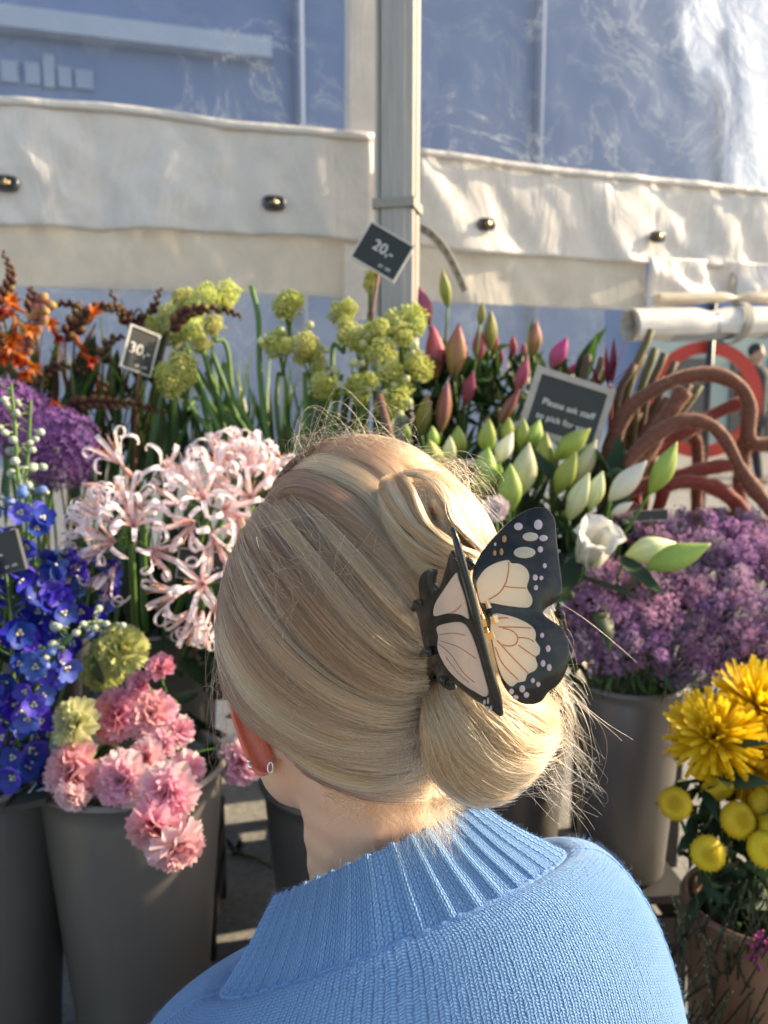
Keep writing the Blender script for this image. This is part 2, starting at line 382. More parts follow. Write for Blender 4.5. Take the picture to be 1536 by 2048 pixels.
panel('gathered_canvas', tr_, CV, 'R', 1285, 1900, [(a, b-12) for a, b in RB_bot], [(1285, 628), (1440, 600), (1560, 612), (1900, 618)], 60, 16, .02, .03, ((1440, 30, -.04, .5), (1340, 30, .03, 2), (1520, 30, .03, -2)), .003, 21)
panel('lower_window_pane', tr_, VY3, 'R', 834, 1218, [(a, b-4) for a, b in RW_bot], [(834, 1556), (1218, 1493)], 30, 24, -.016, .012, seed=25)
for x, y in ((968, 451), (1308, 476)): eyelet(tr_, x, y, 'R', .045)
# rolled flap: a spiral of canvas around the wall direction
a = hit(1238, 655, QR, nR) + nR*.05; b = hit(1900, 640, QR, nR) + nR*.05; ax = (b-a).normalized()
def roll_mesh(r0, turns, L, m, name, grow=0.0):
    v = []; f = []; nn = 80; seg = 24
    for i in range(nn+1):
        th = i/nn*turns*2*PI; r = r0*(1-.55*(1-i/nn))
        for j in range(seg+1):
            s = j/seg*L; rr = r*(1+.06*noise.noise(Vector((s*6, th*.7, 1)))*min(1, s*8)) - (.012*math.exp(-((s-.30)/.03)**2))
            v.append((rr*math.cos(th), rr*math.sin(th), s))
    for i in range(nn):
        for j in range(seg): k = i*(seg+1)+j; f.append((k, k+1, k+seg+2, k+seg+1))
    mb = MB(); mb.add(v, f); return mb.mesh(name, m)
M = mat4(a, ax); rl = ob('rolled_flap', roll_mesh(.054, 2.6, (b-a).length, CV, 'rolled_flap'), tr_, M)
M2 = mat4(a + ax*.14 + nR*.002, ax); ob('clear_layer', roll_mesh(.0565, 1.0, (b-a).length-.14, vinyl_mat('rolled_vinyl', .3, (.8, .82, .9), .5, 8), 'clear_layer'), rl, M2)
c = hit(1445, 650, QR, nR) + nR*.05
pts = [c + (nR*math.cos(t)+Vector((0, 0, 1))*math.sin(t))*.062 + ax*(.012*t) for t in np.linspace(-2.2, 2.0, 26)]
pts = pts + [pts[-1] + Vector((0, .02, .05)), pts[-1] + Vector((0, .02, .11))]
def strap_mesh(pts, side, wd, th, name, m):
    v = []; f = []; k = len(pts)
    for i in range(k):
        t = (pts[min(i+1, k-1)]-pts[max(i-1, 0)]).normalized(); s = side if not callable(side) else side(i); s = (s - t*s.dot(t)).normalized(); nn = t.cross(s)
        for (p, q) in ((-1, -1), (1, -1), (1, 1), (-1, 1)): v.append(pts[i] + s*(wd/2*p) + nn*(th/2*q))
    for i in range(k-1):
        for j in range(4): f.append((i*4+j, i*4+(j+1) % 4, i*4+4+(j+1) % 4, i*4+4+j))
    f += [(3, 2, 1, 0), tuple(range((k-1)*4, k*4))]
    mb = MB(); mb.add(v, f); return mb.mesh(name, m, False)
MAT['web'] = plain('grey_webbing', (.34, .32, .29), .8, 0, .3, 300, bumpk=.4)
ob('tie_strap', strap_mesh(pts, ax, .026, .003, 'tie_strap', MAT['web']), tr_)
pts = []
e0 = hit(1300, 600, QR, nR) + nR*.03
ob('curled_edge', roll_mesh(.022, 1.15, .5, CV2, 'curled_edge'), tr_, mat4(e0, ax, spin=2.6))
# post
POST = thing('tent_post', 'grey aluminium tent post standing between the two canvas walls', 'post', (.035, 2.12, 0))
pm, t, b_, o_ = new_mat('brushed_aluminium'); co = tc(t); mp = N(t, 'ShaderNodeMapping'); mp.inputs['Scale'].default_value = (60, 60, 2); t.links.new(co, mp.inputs[0])
nz = noise_(t, 4, 6, mp.outputs[0]); t.links.new(mixc(t, ramp(t, nz, [(.3, 0), (.7, 1)]), (.32, .30, .285), (.45, .425, .40)), b_.inputs['Base Color']); b_.inputs['Metallic'].default_value = .15; b_.inputs['Roughness'].default_value = .45; bump(t, b_, nz, .15, .002)
h = .056; gpro = [(-h, -h), (-.046, -h), (-.046, -.046), (-.038, -.046), (-.038, -h), (.030, -h), (.036, -.052), (h, -.046), (h, -.012), (.048, -.012), (.048, .012), (h, .012), (h, h), (-h, h), (-h, .01), (-.048, .01), (-.048, -.01), (-h, -.01)]
gpro = [(x*.80, y*.80) for x, y in gpro]; v = [(x, y, z) for z in (0, 3.4) for x, y in gpro]; k = len(gpro); f = [(i, (i+1) % k, k+(i+1) % k, k+i) for i in range(k)] + [tuple(range(k, 2*k)), tuple(range(k-1, -1, -1))]
mb = MB(); mb.add(v, f); PM = Matrix.Translation((.034, 1.98, 0)) @ Matrix.Rotation(math.radians(-14), 4, 'Z'); ob('profile', mb.mesh('profile', pm, False), POST, PM)
mb = MB(); mb.add(*box(0, 0, .006, .2, .2, .012)); ob('base_plate', mb.mesh('base_plate', MAT['gun'], False), POST, PM)
# webbing strap buckled round the post
st = thing('webbing_strap', 'grey webbing strap with eyelets buckled round the tent post, loose end hanging', 'strap', P(792, 450, 1.93))
zc = P(792, 446, 2.06).z; hh = .0505
ring = [PM @ Vector((x, y, 0)) for x, y in ((-hh, -hh), (hh, -hh), (hh, hh), (-hh, hh), (-hh, -hh))]
for p in ring: p.z = zc
ob('loop', strap_mesh(ring, Vector((0, 0, 1)), .022, .003, 'loop', MAT['web']), st)
tp = catmull([P(832, 452, 2.03), P(862, 468, 2.0), P(890, 500, 1.99), P(912, 540, 1.99), P(930, 582, 1.99)], 16)
tail = ob('loose_end', strap_mesh(tp, lambda i: Vector((.5, -.55, .65)), .021, .003, 'loose_end', MAT['web']), st)
hm = MB(); hm.add(*tube([(math.cos(a)*.0045, math.sin(a)*.0045, 0) for a in np.linspace(0, 2*PI, 9)], .0014, 6, False)); hme = hm.mesh('rivet', MAT['gun'])
for i in range(2, 15, 2): ob('rivet', hme, tail, mat4(tp[i] + Vector((0, -.004, .001)), Vector((.2, -1, .2))))
mb = MB(); q = P(831, 449, 2.035); mb.add(*box(q.x, q.y-.01, q.z, .016, .012, .034)); ob('buckle', mb.mesh('buckle', MAT['gun'], False), st)
# ------------------------------------------------------------------ the street beyond the open corner
sg = thing('street_sign', 'red ring sign on a dark post beyond the rolled tent flap', 'sign', P(1415, 1060, 4.2) * 1)
sp = P(1415, 800, 4.2); WMz = Vector((sp.x, sp.y, 0)); sg.matrix_world = Matrix.Translation(WMz); WM[sg.name_full] = Matrix.Translation(WMz)
red = plain('red_enamel', (.62, .05, .035), .35, 0, .1, 5)
rp = [sp + Vector((math.cos(a)*.285, .05, math.sin(a)*.285)) for a in np.linspace(0, 2*PI, 49)]
ob('ring', strap_mesh(rp, lambda i: (rp[i]-sp-Vector((0, .05, 0))).normalized(), .068, .025, 'ring', red), sg)
mb = MB(); mb.add(*tube([WMz, WMz+Vector((0, 0, 1.75))], .02, 12)); ob('pole', mb.mesh('pole', plain('dark_paint', (.02, .025, .035), .4)), sg)
def walker(px, dist, label, shirt, legs_, turn):
    b0 = P(px, 800, dist); b0.z = 0
    th = thing('person', label, 'person', b0); R = Matrix.Translation(b0) @ Matrix.Rotation(turn, 4, 'Z')
    mb = MB()
    ell(mb, (0, 0, 1.60), .08, .095, .115, geo=ICO2); capsule(mb, (0, 0, 1.36), (0, 0, 1.5), .055, .05)
    for s in (-1, 1):
        capsule(mb, (s*.09, 0, .9), (s*.1, .03*s, .48), .085, .055); capsule(mb, (s*.1, .03*s, .48), (s*.1, -.06*s, .08), .055, .04); capsule(mb, (s*.1, -.06*s, .05), (s*.11, -.06*s-.13, .04), .04, .035)
        capsule(mb, (s*.19, 0, 1.36), (s*.24, .04, 1.08), .055, .042); capsule(mb, (s*.24, .04, 1.08), (s*.22, -.08, .86), .042, .03); ell(mb, (s*.22, -.1, .79), .03, .045, .07, geo=ICO2)
    capsule(mb, (0, 0, 1.3), (0, 0, .98), .14, .13); capsule(mb, (-.13, 0, 1.36), (.13, 0, 1.36), .07, .07); ell(mb, (0, -.1, 1.59), .018, .025, .025, geo=ICO1)
    ob('body', remesh(mb.v, mb.f, 'body', [SKIN2], .022, 3), th, R)
    mb = MB(); capsule(mb, (0, 0, 1.32), (0, 0, .92), .165, .165); capsule(mb, (-.15, 0, 1.37), (.15, 0, 1.37), .075, .075)
    for s in (-1, 1): capsule(mb, (s*.19, 0, 1.36), (s*.24, .04, 1.08), .07, .055); capsule(mb, (s*.24, .04, 1.08), (s*.22, -.07, .9), .055, .045)
    ob('jacket', remesh(mb.v, mb.f, 'jacket', [shirt], .022, 3), th, R)
    mb = MB()
    for s in (-1, 1): capsule(mb, (s*.09, 0, .9), (s*.1, .03*s, .48), .10, .07); capsule(mb, (s*.1, .03*s, .48), (s*.1, -.06*s, .1), .07, .055)
    ob('trousers', remesh(mb.v, mb.f, 'trousers', [legs_], .022, 3), th, R)
    mb = MB(); ell(mb, (0, .02, 1.64), .09, .1, .1, geo=ICO2); ob('hair', mb.mesh('hair', DARKHAIR), th, R)
SKIN2 = plain('skin_far', (.5, .3, .22), .5); DARKHAIR = plain('dark_hair_far', (.03, .02, .015), .5)
walker(1508, 9.5, 'distant passer-by in a dark coat standing nearest the red ring sign', plain('dark_coat', (.04, .04, .05), .8), plain('dark_trousers', (.03, .03, .04), .8), .4)
walker(1580, 10.5, 'distant passer-by in a grey coat walking beyond the branches', plain('grey_coat', (.2, .18, .18), .8), plain('brown_trousers', (.08, .06, .05), .8), 2.4)
# ------------------------------------------------------------------ the woman: one body, hair, sweater, earrings
PB = P(785, 1844, .57); PB.z = 0
WOMAN = thing('person', 'woman seen from behind, blonde twisted hair, pale blue ribbed-collar sweater, kneeling at the flowers', 'person', PB)
def skin_mat(ca=(.66, .38, .26), cb=(.74, .46, .33), sss=.35, name='skin'):
    m, t, b, o = new_mat(name); co = tc(t)
    n1 = noise_(t, 25, 5, co); n2 = noise_(t, 300, 4, co)
    c = mixc(t, n1, ca, cb); c = mixc(t, ramp(t, n2, [(.62, 0), (.72, .35)]), c, (.5, .25, .17))
    t.links.new(c, b.inputs['Base Color']); b.inputs['Roughness'].default_value = .48
    b.inputs['Subsurface Weight'].default_value = sss; b.inputs['Subsurface Radius'].default_value = (1.0, .35, .2); b.inputs['Subsurface Scale'].default_value = .008
    bump(t, b, n2, .12, .001); return m
SKIN = skin_mat()
# head frame: ellipsoid of the hairdo
HC = P(730, 1256, .55); HROLL = math.radians(2); YAW = math.radians(16)
e_r = (R_*math.cos(HROLL) + U_*math.sin(HROLL)).normalized(); e_u = (U_*math.cos(HROLL) - R_*math.sin(HROLL)).normalized(); e_f = F_.copy()
HA = Matrix((e_r*.0985, e_f*.118, e_u*.119)).transposed(); HAI = HA.inverted()
def head_pt(u, k=1.0): return HC + HA @ (Vector(u).normalized()*k)
def head_hit(px, py, A=None, C=None):
    """unit direction on an ellipsoid where the view ray meets it (or grazes it)"""
    AI = HAI if A is None else A.inverted(); C = HC if C is None else C
    r = AI @ ray(px, py); o_ = AI @ (CAM - C)
    a = r.dot(r); b = 2*r.dot(o_); c = o_.dot(o_)-1; q = b*b-4*a*c
    t = (-b - math.sqrt(q))/(2*a) if q > 0 else -b/(2*a)
    return (o_ + r*t).normalized()
def hdir(x, y, z):
    """direction in the head's own axes: x to her right, y to her face, z up"""
    v = Matrix.Rotation(YAW, 3, 'Z') @ Vector((x, y, z)); return v.normalized()
mb = MB()
def skull(p):
    k = 1-.42*max(0, -p[2]-.12); return tuple(HA @ (Vector((p[0]*k, p[1]*(.6+.4*k), p[2]))*.93))
ell(mb, HC, 1, geo=([skull(p) for p in ICO3[0]], ICO3[1]))
fdir = lambda x, y, z: HC + HA @ hdir(x, y, z)
fr = Matrix.Rotation(YAW, 3, 'Z')
def hp(x, y, z): return HC + fr @ Vector((x, y, z))       # metres in head axes
ell(mb, hp(0, .045, -.055), .066, .062, .07); ell(mb, hp(0, .068, -.098), .032, .03, .03)          # jaw, chin
capsule(mb, hp(0, .105, .015), hp(0, .128, -.03), .008, .013); ell(mb, hp(0, .124, -.033), .017, .011, .010)   # nose
capsule(mb, hp(-.02, .104, -.062), hp(.02, .104, -.062), .008, .008)                                # mouth
for s in (-1, 1):
    ell(mb, hp(s*.033, .092, .005), .016, .014, .012); capsule(mb, hp(s*.015, .103, .024), hp(s*.05, .092, .024), .009, .007)
    ell(mb, hp(s*.045, .075, -.035), .025, .025, .025)
ell(mb, P(600, 1490, .60), .034, .05, .045)
# ear that shows on the left, plus its pair
def ear(c, along, out, back, k=1.0):
    along = along.normalized(); side = back.normalized(); th = along.cross(side).normalized()
    R = Matrix((side*.0165*k, th*.0062, along*.031*k)).transposed()
    ell(mb, c, 1, geo=([tuple(R @ Vector(p)) for p in ICO3[0]], ICO3[1]))
    pts = [c + along*(.031*math.cos(a)) + side*(-.0165*math.sin(a)) + th*.003 for a in np.linspace(-.5, 2.9, 16)]
    for p in pts: ell(mb, p, .0058, geo=ICO2)
    ell(mb, c - along*.027 + side*.003, .0095, .006, .010, geo=ICO2)
ear(hp(.088, .0, -.05), Vector((0, -.1, 1)), None, Vector((-.6, .5, 0)))
NK0, NK1 = P(738, 1480, .562), P(762, 1760, .578)
capsule(mb, NK0, NK1, .0565, .0555); capsule(mb, NK1, P(790, 1900, .585), .056, .075)
# torso, arms, thighs under the clothes
SR, SL_ = P(1165, 1880, .605), P(440, 2150, .61)
HIP = Vector((.10, .66, .21))
capsule(mb, P(790, 1950, .60), HIP, .10, .12)
capsule(mb, SL_.lerp(SR, .15), SL_.lerp(SR, .85), .055, .055)
ELR, ELL = Vector((.235, .72, .34)), Vector((-.17, .74, .28))
WRR, WRL = Vector((.17, .92, .33)), Vector((-.06, .93, .30))
for sh, el_, wr in ((SR, ELR, WRR), (SL_, ELL, WRL)):
    capsule(mb, sh, el_, .045, .036); capsule(mb, el_, wr, .036, .024)
    d = (wr-el_).normalized(); sd = d.cross(Vector((0, 0, 1))).normalized(); pal = wr + d*.045
    ell(mb, pal, .022, .04, .014, frame_from_dir(Vector((0, 0, 1)))); 
    for k, (o_, L) in enumerate(((-.03, .06), (-.01, .075), (.01, .08), (.03, .065))):
        b0 = wr + d*.075 + sd*o_*.9; m0 = b0 + d*L*.55 + Vector((0, 0, -.004)); capsule(mb, b0, m0, .0085, .008); capsule(mb, m0, m0 + d*L*.35 + Vector((0, 0, -.018)), .008, .007)
    s_ = 1 if sh is SL_ else -1
    b0 = wr + d*.025 + sd*s_*.03; m0 = b0 + d*.03 + sd*s_*.02; capsule(mb, b0, m0, .010, .009); capsule(mb, m0, m0 + d*.028, .009, .008)
KN = [Vector((-.08, 1.03, .09)), Vector((.20, 1.03, .09))]; HJ = [HIP + Vector((-.09, 0, -.02)), HIP + Vector((.09, 0, -.02))]
AN = [Vector((-.03, .62, .06)), Vector((.22, .62, .06))]
for k in range(2):
    capsule(mb, HJ[k], KN[k], .075, .05); capsule(mb, KN[k] - Vector((0, .02, .03)), AN[k], .045, .03); capsule(mb, AN[k], AN[k] + Vector((0, -.14, -.025)), .032, .03)
body_me = remesh(mb.v, mb.f, 'body', [SKIN], .0036, 6)
# the ear that shows: rim, groove and lobe as seen from behind, grown onto the body mesh
EO = [(470, 1380), (461, 1396), (461, 1422), (468, 1452), (480, 1487), (495, 1523), (509, 1545), (524, 1553), (540, 1545), (549, 1522)]
EI = [(488, 1388), (494, 1402), (503, 1420), (515, 1440), (527, 1462), (538, 1482), (545, 1496), (549, 1505), (551, 1512), (552, 1516)]
eo = catmull([Vector((*p, 0)) for p in EO], 40); ei = catmull([Vector((*p, 0)) for p in EI], 40); v = []; f = []; NS = 14
prof = [(0, 0), (.03, .0030), (.09, .0046), (.18, .0042), (.27, .0022), (.36, .0016), (.5, .0034), (.68, .0052), (.85, .0048), (1.0, -.002), (1.12, -.014)]
for side_ in (1, -1):
    for k in range(40):
        for (t, w_) in prof:
            q = eo[k].lerp(ei[k], t); fl = 1-.6*max(0, (k-30)/9) if t < .6 else 1
            lob_ = .0016*max(0, (k-28)/11)*math.sin(PI*min(1, t*1.2)); v.append(P(q.x, q.y, .548 + .010*k/39*0 - (w_*fl+lob_)*(1 if side_ > 0 else -.35) + (.0 if side_ > 0 else .0015) + .012*t))
m_ = len(prof)
for side_ in (0, 1):
    o_ = side_*40*m_
    for k in range(39):
        for l in range(m_-1):
            a = o_+k*m_+l; q = (a, a+1, a+m_+1, a+m_); f.append(q if side_ == 0 else q[::-1])
for k in range(39): f.append((k*m_, (k+1)*m_, 40*m_+(k+1)*m_, 40*m_+k*m_))
emb = MB(); emb.add(v, f); ear_me = emb.mesh('ear', SKIN)
bm = bmesh.new(); bm.from_mesh(ear_me); bmesh.ops.recalc_face_normals(bm, faces=bm.faces); bm.faces.ensure_lookup_table(); bm.to_mesh(ear_me); bm.free()
bm = bmesh.new(); bm.from_mesh(body_me); n0 = len(bm.faces); bm.from_mesh(ear_me); bm.faces.ensure_lookup_table()
for k in range(n0, len(bm.faces)): bm.faces[k].material_index = 1; bm.faces[k].smooth = True
bm.to_mesh(body_me); bm.free(); body_me.materials.append(skin_mat((.60, .15, .11), (.70, .23, .17), .5, 'flushed_skin'))
BODY = ob('body', body_me, WOMAN)
mb = MB(); capsule(mb, HIP + Vector((-.06, 0, .10)), HIP + Vector((.06, 0, .10)), .135, .135)
for k in range(2):
    capsule(mb, HJ[k], KN[k], .10, .065); capsule(mb, KN[k] + Vector((0, -.02, -.022)), AN[k], .062, .045)
ob('trousers', remesh(mb.v, mb.f, 'trousers', [plain('dark_denim', (.03, .035, .06), .85, 0, .3, 200)], .012, 6), WOMAN)
WL = plain('white_leather', (.7, .69, .66), .5)
for k in range(2):
    mb = MB(); capsule(mb, AN[k] + Vector((0, -.02, 0)), AN[k] + Vector((0, -.16, -.02)), .042, .038); ob('shoe', remesh(mb.v, mb.f, 'shoe', [WL], .010, 4), WOMAN)
# ---- sweater: a loft whose columns are the knitting's columns
def knit_mat(name, ncol, nrow, purl=False, amp=.0011):
    m, t, b, o = new_mat(name)
    uv = N(t, 'ShaderNodeUVMap'); sp = N(t, 'ShaderNodeSeparateXYZ'); t.links.new(uv.outputs[0], sp.inputs[0])
    co = tc(t)
    jit = noise_(t, 240, 2, co)
    u = math_(t, 'MULTIPLY_ADD', sp.outputs[0], ncol, math_(t, 'MULTIPLY', jit, .5)); v = math_(t, 'MULTIPLY_ADD', sp.outputs[1], nrow, math_(t, 'MULTIPLY', jit, .7))
    fu = math_(t, 'FRACT', u); s = math_(t, 'ABSOLUTE', math_(t, 'MULTIPLY_ADD', fu, 2, -1))          # 0 centre .. 1 edge of the column
    vv = math_(t, 'MULTIPLY_ADD', s, -.55 if not purl else .45, v)
    if purl: vv = math_(t, 'ADD', vv, math_(t, 'MULTIPLY', math_(t, 'SINE', math_(t, 'MULTIPLY', u, 2*PI)), .25))
    rowp = math_(t, 'SINE', math_(t, 'MULTIPLY', math_(t, 'FRACT', vv), PI))
    colp = math_(t, 'SINE', math_(t, 'MULTIPLY', math_(t, 'FRACT', math_(t, 'MULTIPLY', fu, 2)), PI))
    hgt = math_(t, 'MULTIPLY', math_(t, 'POWER', rowp, .6), math_(t, 'POWER', colp, .55))
    gut = math_(t, 'POWER', s, 6)
    hgt = math_(t, 'SUBTRACT', hgt, math_(t, 'MULTIPLY', gut, .6))
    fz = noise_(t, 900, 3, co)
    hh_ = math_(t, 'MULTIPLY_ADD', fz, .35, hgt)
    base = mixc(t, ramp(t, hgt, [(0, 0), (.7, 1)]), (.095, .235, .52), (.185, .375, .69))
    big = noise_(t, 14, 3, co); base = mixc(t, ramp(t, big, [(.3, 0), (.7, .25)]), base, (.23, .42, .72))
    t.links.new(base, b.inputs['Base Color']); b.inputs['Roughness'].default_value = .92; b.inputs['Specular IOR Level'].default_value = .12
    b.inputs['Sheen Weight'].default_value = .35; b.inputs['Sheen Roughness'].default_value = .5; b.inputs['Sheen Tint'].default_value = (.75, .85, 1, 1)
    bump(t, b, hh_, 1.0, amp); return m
SWC = lambda c: 0
# rings: left end px, right end px, depths, back bulge, front bulge, tilt of the ring (deg), exponent
RINGS = [  # (lx, ly, ld, rx, ry, rd, back, front, tilt)
    (452, 1976, .555, 1120, 1704, .572, .088, .10, 27),
    (415, 1975, .560, 1150, 1684, .582, .098, .11, 24.5),
    (375, 1994, .563, 1196, 1692, .590, .108, .12, 22),
    (330, 2026, .565, 1240, 1730, .595, .116, .13, 19),
    (290, 2066, .565, 1282, 1792, .598, .122, .135, 16),
    (258, 2116, .567, 1313, 1862, .600, .127, .135, 13),
    (235, 2176, .570, 1337, 1940, .603, .130, .135, 10.5),
    (220, 2250, .575, 1356, 2030, .607, .132, .135, 8.5),
    (215, 2340, .580, 1370, 2130, .612, .132, .13, 7),
    (225, 2450, .59, 1370, 2240, .62, .130, .13, 5),
    (260, 2570, .60, 1345, 2370, .63, .128, .13, 3),
    (320, 2700, .62, 1290, 2510, .64, .13, .13, 1),
    (370, 2830, .64, 1240, 2660, .66, .135, .135, 0)]
def ring_pts(rg, n):
    lx, ly, ld, rx, ry, rd, bk, fr_, tilt = rg
    A = P(lx, ly, ld); B = P(rx, ry, rd); C = (A+B)/2; e1 = (B-A)/2; tl_ = math.radians(tilt)
    e2 = Vector((0, -math.cos(tl_), math.sin(tl_)))
    out = []
    for i in range(n):
        a = 2*PI*i/n; c, s = math.cos(a), math.sin(a)
        p = .82
        cc = math.copysign(abs(c)**p, c); ss = math.copysign(abs(s)**p, s)
        out.append(C - e1*cc + e2*(ss*(bk if s > 0 else fr_)))
    return out
def loft(rings, n, sub, name, mats, disp=None, closed_top=False):
    m = len(rings); fine = []
    for k in range((m-1)*sub+1):
        t = k/sub; i = min(int(t), m-2); u = t-i
        r0 = rings[max(i-1, 0)]; r1 = rings[i]; r2 = rings[i+1]; r3 = rings[min(i+2, m-1)]
        rg = [0.5*(2*b+(c-a)*u+(2*a-5*b+4*c-d)*u*u+(3*b-a-3*c+d)*u**3) for a, b, c, d in zip(r0, r1, r2, r3)]
        fine.append(ring_pts(rg, n))
    L = [0.0]
    q = n//4
    for k in range(1, len(fine)): L.append(L[-1] + (fine[k][q]-fine[k-1][q]).length)
    if disp:
        nf = []
        for k, rg in enumerate(fine):
            cen = sum(rg, Vector())/n; row = []
            for i, p in enumerate(rg):
                t1 = rg[(i+1) % n]-rg[i-1]; t2 = (fine[min(k+1, len(fine)-1)][i]-fine[max(k-1, 0)][i])
                nn = t1.cross(t2).normalized()
                if nn.dot(p-cen) < 0: nn = -nn
                row.append(p + nn*disp(i/n, k/(len(fine)-1)))
            nf.append(row)
        fine = nf
    v = [p for r in fine for p in r]; f = []
    for k in range(len(fine)-1):
        for i in range(n): f.append((k*n+i, k*n+(i+1) % n, (k+1)*n+(i+1) % n, (k+1)*n+i))
    mb = MB(); mb.add(v, f); me = mb.mesh(name, mats)
    uv = me.uv_layers.new(name='UVMap'); dat = []
    for k in range(len(fine)-1):
        for i in range(n):
            a, b = i/n, (i+1)/n; dat += [a, L[k], b, L[k], b, L[k+1], a, L[k+1]]
    uv.data.foreach_set('uv', dat)
    return me, fine
ARC = 1.0
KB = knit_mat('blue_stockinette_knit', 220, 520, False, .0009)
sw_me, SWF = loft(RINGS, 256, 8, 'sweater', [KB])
SWEATER = ob('sweater', sw_me, WOMAN)
# collar: upright ribbed band; ribs are real relief
COLR = [(452, 1976, .555, 1120, 1704, .572, .0885, .10, 27), (478, 1935, .553, 1082, 1684, .570, .083, .092, 28), (505, 1890, .552, 1040, 1664, .568, .077, .083, 29.5), (530, 1840, .551, 1000, 1642, .566, .0715, .076, 31), (552, 1800, .551, 962, 1618, .565, .068, .07, 32), (558, 1793, .553, 955, 1615, .566, .065, .067, 32), (564, 1800, .555, 948, 1622, .567, .062, .064, 32), (575, 1850, .556, 955, 1665, .568, .060, .062, 31)]
NR = 44
def ribp(u, v):
    w_ = (u*NR) % 1.0; x = abs(w_-.5)*2
    h = .0021*math.exp(-(max(0, x-.10)/.24)**2) - .0004*math.exp(-(x/.07)**2)
    return h*min(1, (1-v)*6, v*20+.4)
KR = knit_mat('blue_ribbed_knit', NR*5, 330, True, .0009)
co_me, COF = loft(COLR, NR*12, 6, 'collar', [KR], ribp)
COLLAR = ob('collar', co_me, SWEATER)
def seam(path, r, name, m, wob=.0006):
    pts = [p + Vector((0, 0, wob*math.sin(i*1.9))) for i, p in enumerate(path)]
    mb = MB(); mb.add(*tube(pts, [r*(1+.25*math.sin(i*2.1)) for i in range(len(pts))], 7, False)); return ob(name, mb.mesh(name, m), SWEATER)
KS = plain('blue_seam_yarn', (.15, .31, .60), .9, 0, .25, 500, .1, .5, .3)
r0 = ring_pts(RINGS[0], 240); r0 = r0 + [r0[0]]; seam(r0, .0022, 'collar_seam', KS)
for a0, a1 in ((.035, .015), (.465, .485)):
    n = 256; pth = []
    for k in range(0, 60): 
        i = int(lerp(a0, a1, k/60)*n) % n; pth.append(SWF[k][i])
    seam(pth, .0011, 'raglan_seam', KS, .0004)
mb = MB()
for sh, el_, wr in ((SR, ELR, WRR), (SL_, ELL, WRL)):
    mb = MB(); capsule(mb, sh.lerp(el_, .6) , el_, .06, .056); capsule(mb, el_, el_.lerp(wr, .9), .056, .04)
    ob('sleeve', remesh(mb.v, mb.f, 'sleeve', [plain('blue_sleeve_knit', (.16, .38, .74), .9, 0, .15, 600, .1, .5, .3)], .008, 5), SWEATER)
# earrings
SIL = plain('silver', (.8, .8, .8), .15, 1.0, .05)
mb = MB(); c0 = P(501, 1533, .5425); mb.add(*ICO2, Matrix.Translation(c0) @ Matrix.Diagonal((.0022, .0022, .0022, 1))); mb.add(*ICO2, Matrix.Translation(c0+Vector((-.001, -.001, .0045))) @ Matrix.Diagonal((.0016, .0016, .0016, 1)))
ob('earring', mb.mesh('stud', SIL), WOMAN)
c0 = P(541, 1535, .539); mb = MB(); mb.add(*tube([c0 + Vector((math.cos(a)*.0018, math.sin(a)*.0018, math.sin(a)*.0030)) for a in np.linspace(0, 2*PI, 21)], .0007, 8, False))
ob('earring', mb.mesh('hoop', SIL), WOMAN)
# ------------------------------------------------------------------ hair
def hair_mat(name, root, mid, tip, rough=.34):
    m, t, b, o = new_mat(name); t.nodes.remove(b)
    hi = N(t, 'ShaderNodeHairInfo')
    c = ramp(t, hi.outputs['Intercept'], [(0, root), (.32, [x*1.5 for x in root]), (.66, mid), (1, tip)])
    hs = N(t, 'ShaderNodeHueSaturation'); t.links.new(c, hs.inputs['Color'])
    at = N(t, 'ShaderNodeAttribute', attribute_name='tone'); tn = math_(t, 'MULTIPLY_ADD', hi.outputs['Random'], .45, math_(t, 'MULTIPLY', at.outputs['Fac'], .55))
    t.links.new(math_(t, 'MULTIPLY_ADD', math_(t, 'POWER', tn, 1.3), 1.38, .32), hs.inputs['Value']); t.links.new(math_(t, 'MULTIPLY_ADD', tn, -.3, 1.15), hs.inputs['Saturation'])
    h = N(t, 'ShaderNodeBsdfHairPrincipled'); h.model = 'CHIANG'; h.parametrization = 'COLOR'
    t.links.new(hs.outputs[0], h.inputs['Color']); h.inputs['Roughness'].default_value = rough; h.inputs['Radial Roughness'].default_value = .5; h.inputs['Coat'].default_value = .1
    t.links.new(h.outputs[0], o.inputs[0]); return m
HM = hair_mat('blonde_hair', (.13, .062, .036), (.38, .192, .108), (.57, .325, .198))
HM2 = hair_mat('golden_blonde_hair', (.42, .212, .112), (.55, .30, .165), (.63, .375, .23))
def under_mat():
    m, t, b, o = new_mat('hair_under_shade'); n = noise_(t, 200, 4, tc(t))
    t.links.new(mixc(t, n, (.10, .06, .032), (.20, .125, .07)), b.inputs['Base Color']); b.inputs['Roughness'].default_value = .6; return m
HU = under_mat()  # dark brown stands in for shade between locks and in the roll's hollow
def strands(name, parent, pts, rad, m, tip=.35, tone=None):
    if isinstance(pts, tuple): pts, tone = pts
    """pts: array (n, k, 3)"""
    n, k, _ = pts.shape
    hc = bpy.data.hair_curves.new(name); hc.add_curves([k]*n)
    hc.attributes['position'].data.foreach_set('vector', pts.astype(np.float32).ravel())
    r = np.linspace(1, tip, k)[None, :]*np.ones((n, 1))*(rad if np.isscalar(rad) else rad[:, None])
    a = hc.attributes.get('radius') or hc.attributes.new('radius', 'FLOAT', 'POINT')
    a.data.foreach_set('value', r.astype(np.float32).ravel())
    if tone is None: tone = np.random.default_rng(n).random(n)
    at = hc.attributes.new('tone', 'FLOAT', 'CURVE'); at.data.foreach_set('value', np.asarray(tone, np.float32))
    hc.materials.append(m); return ob(name, hc, parent)
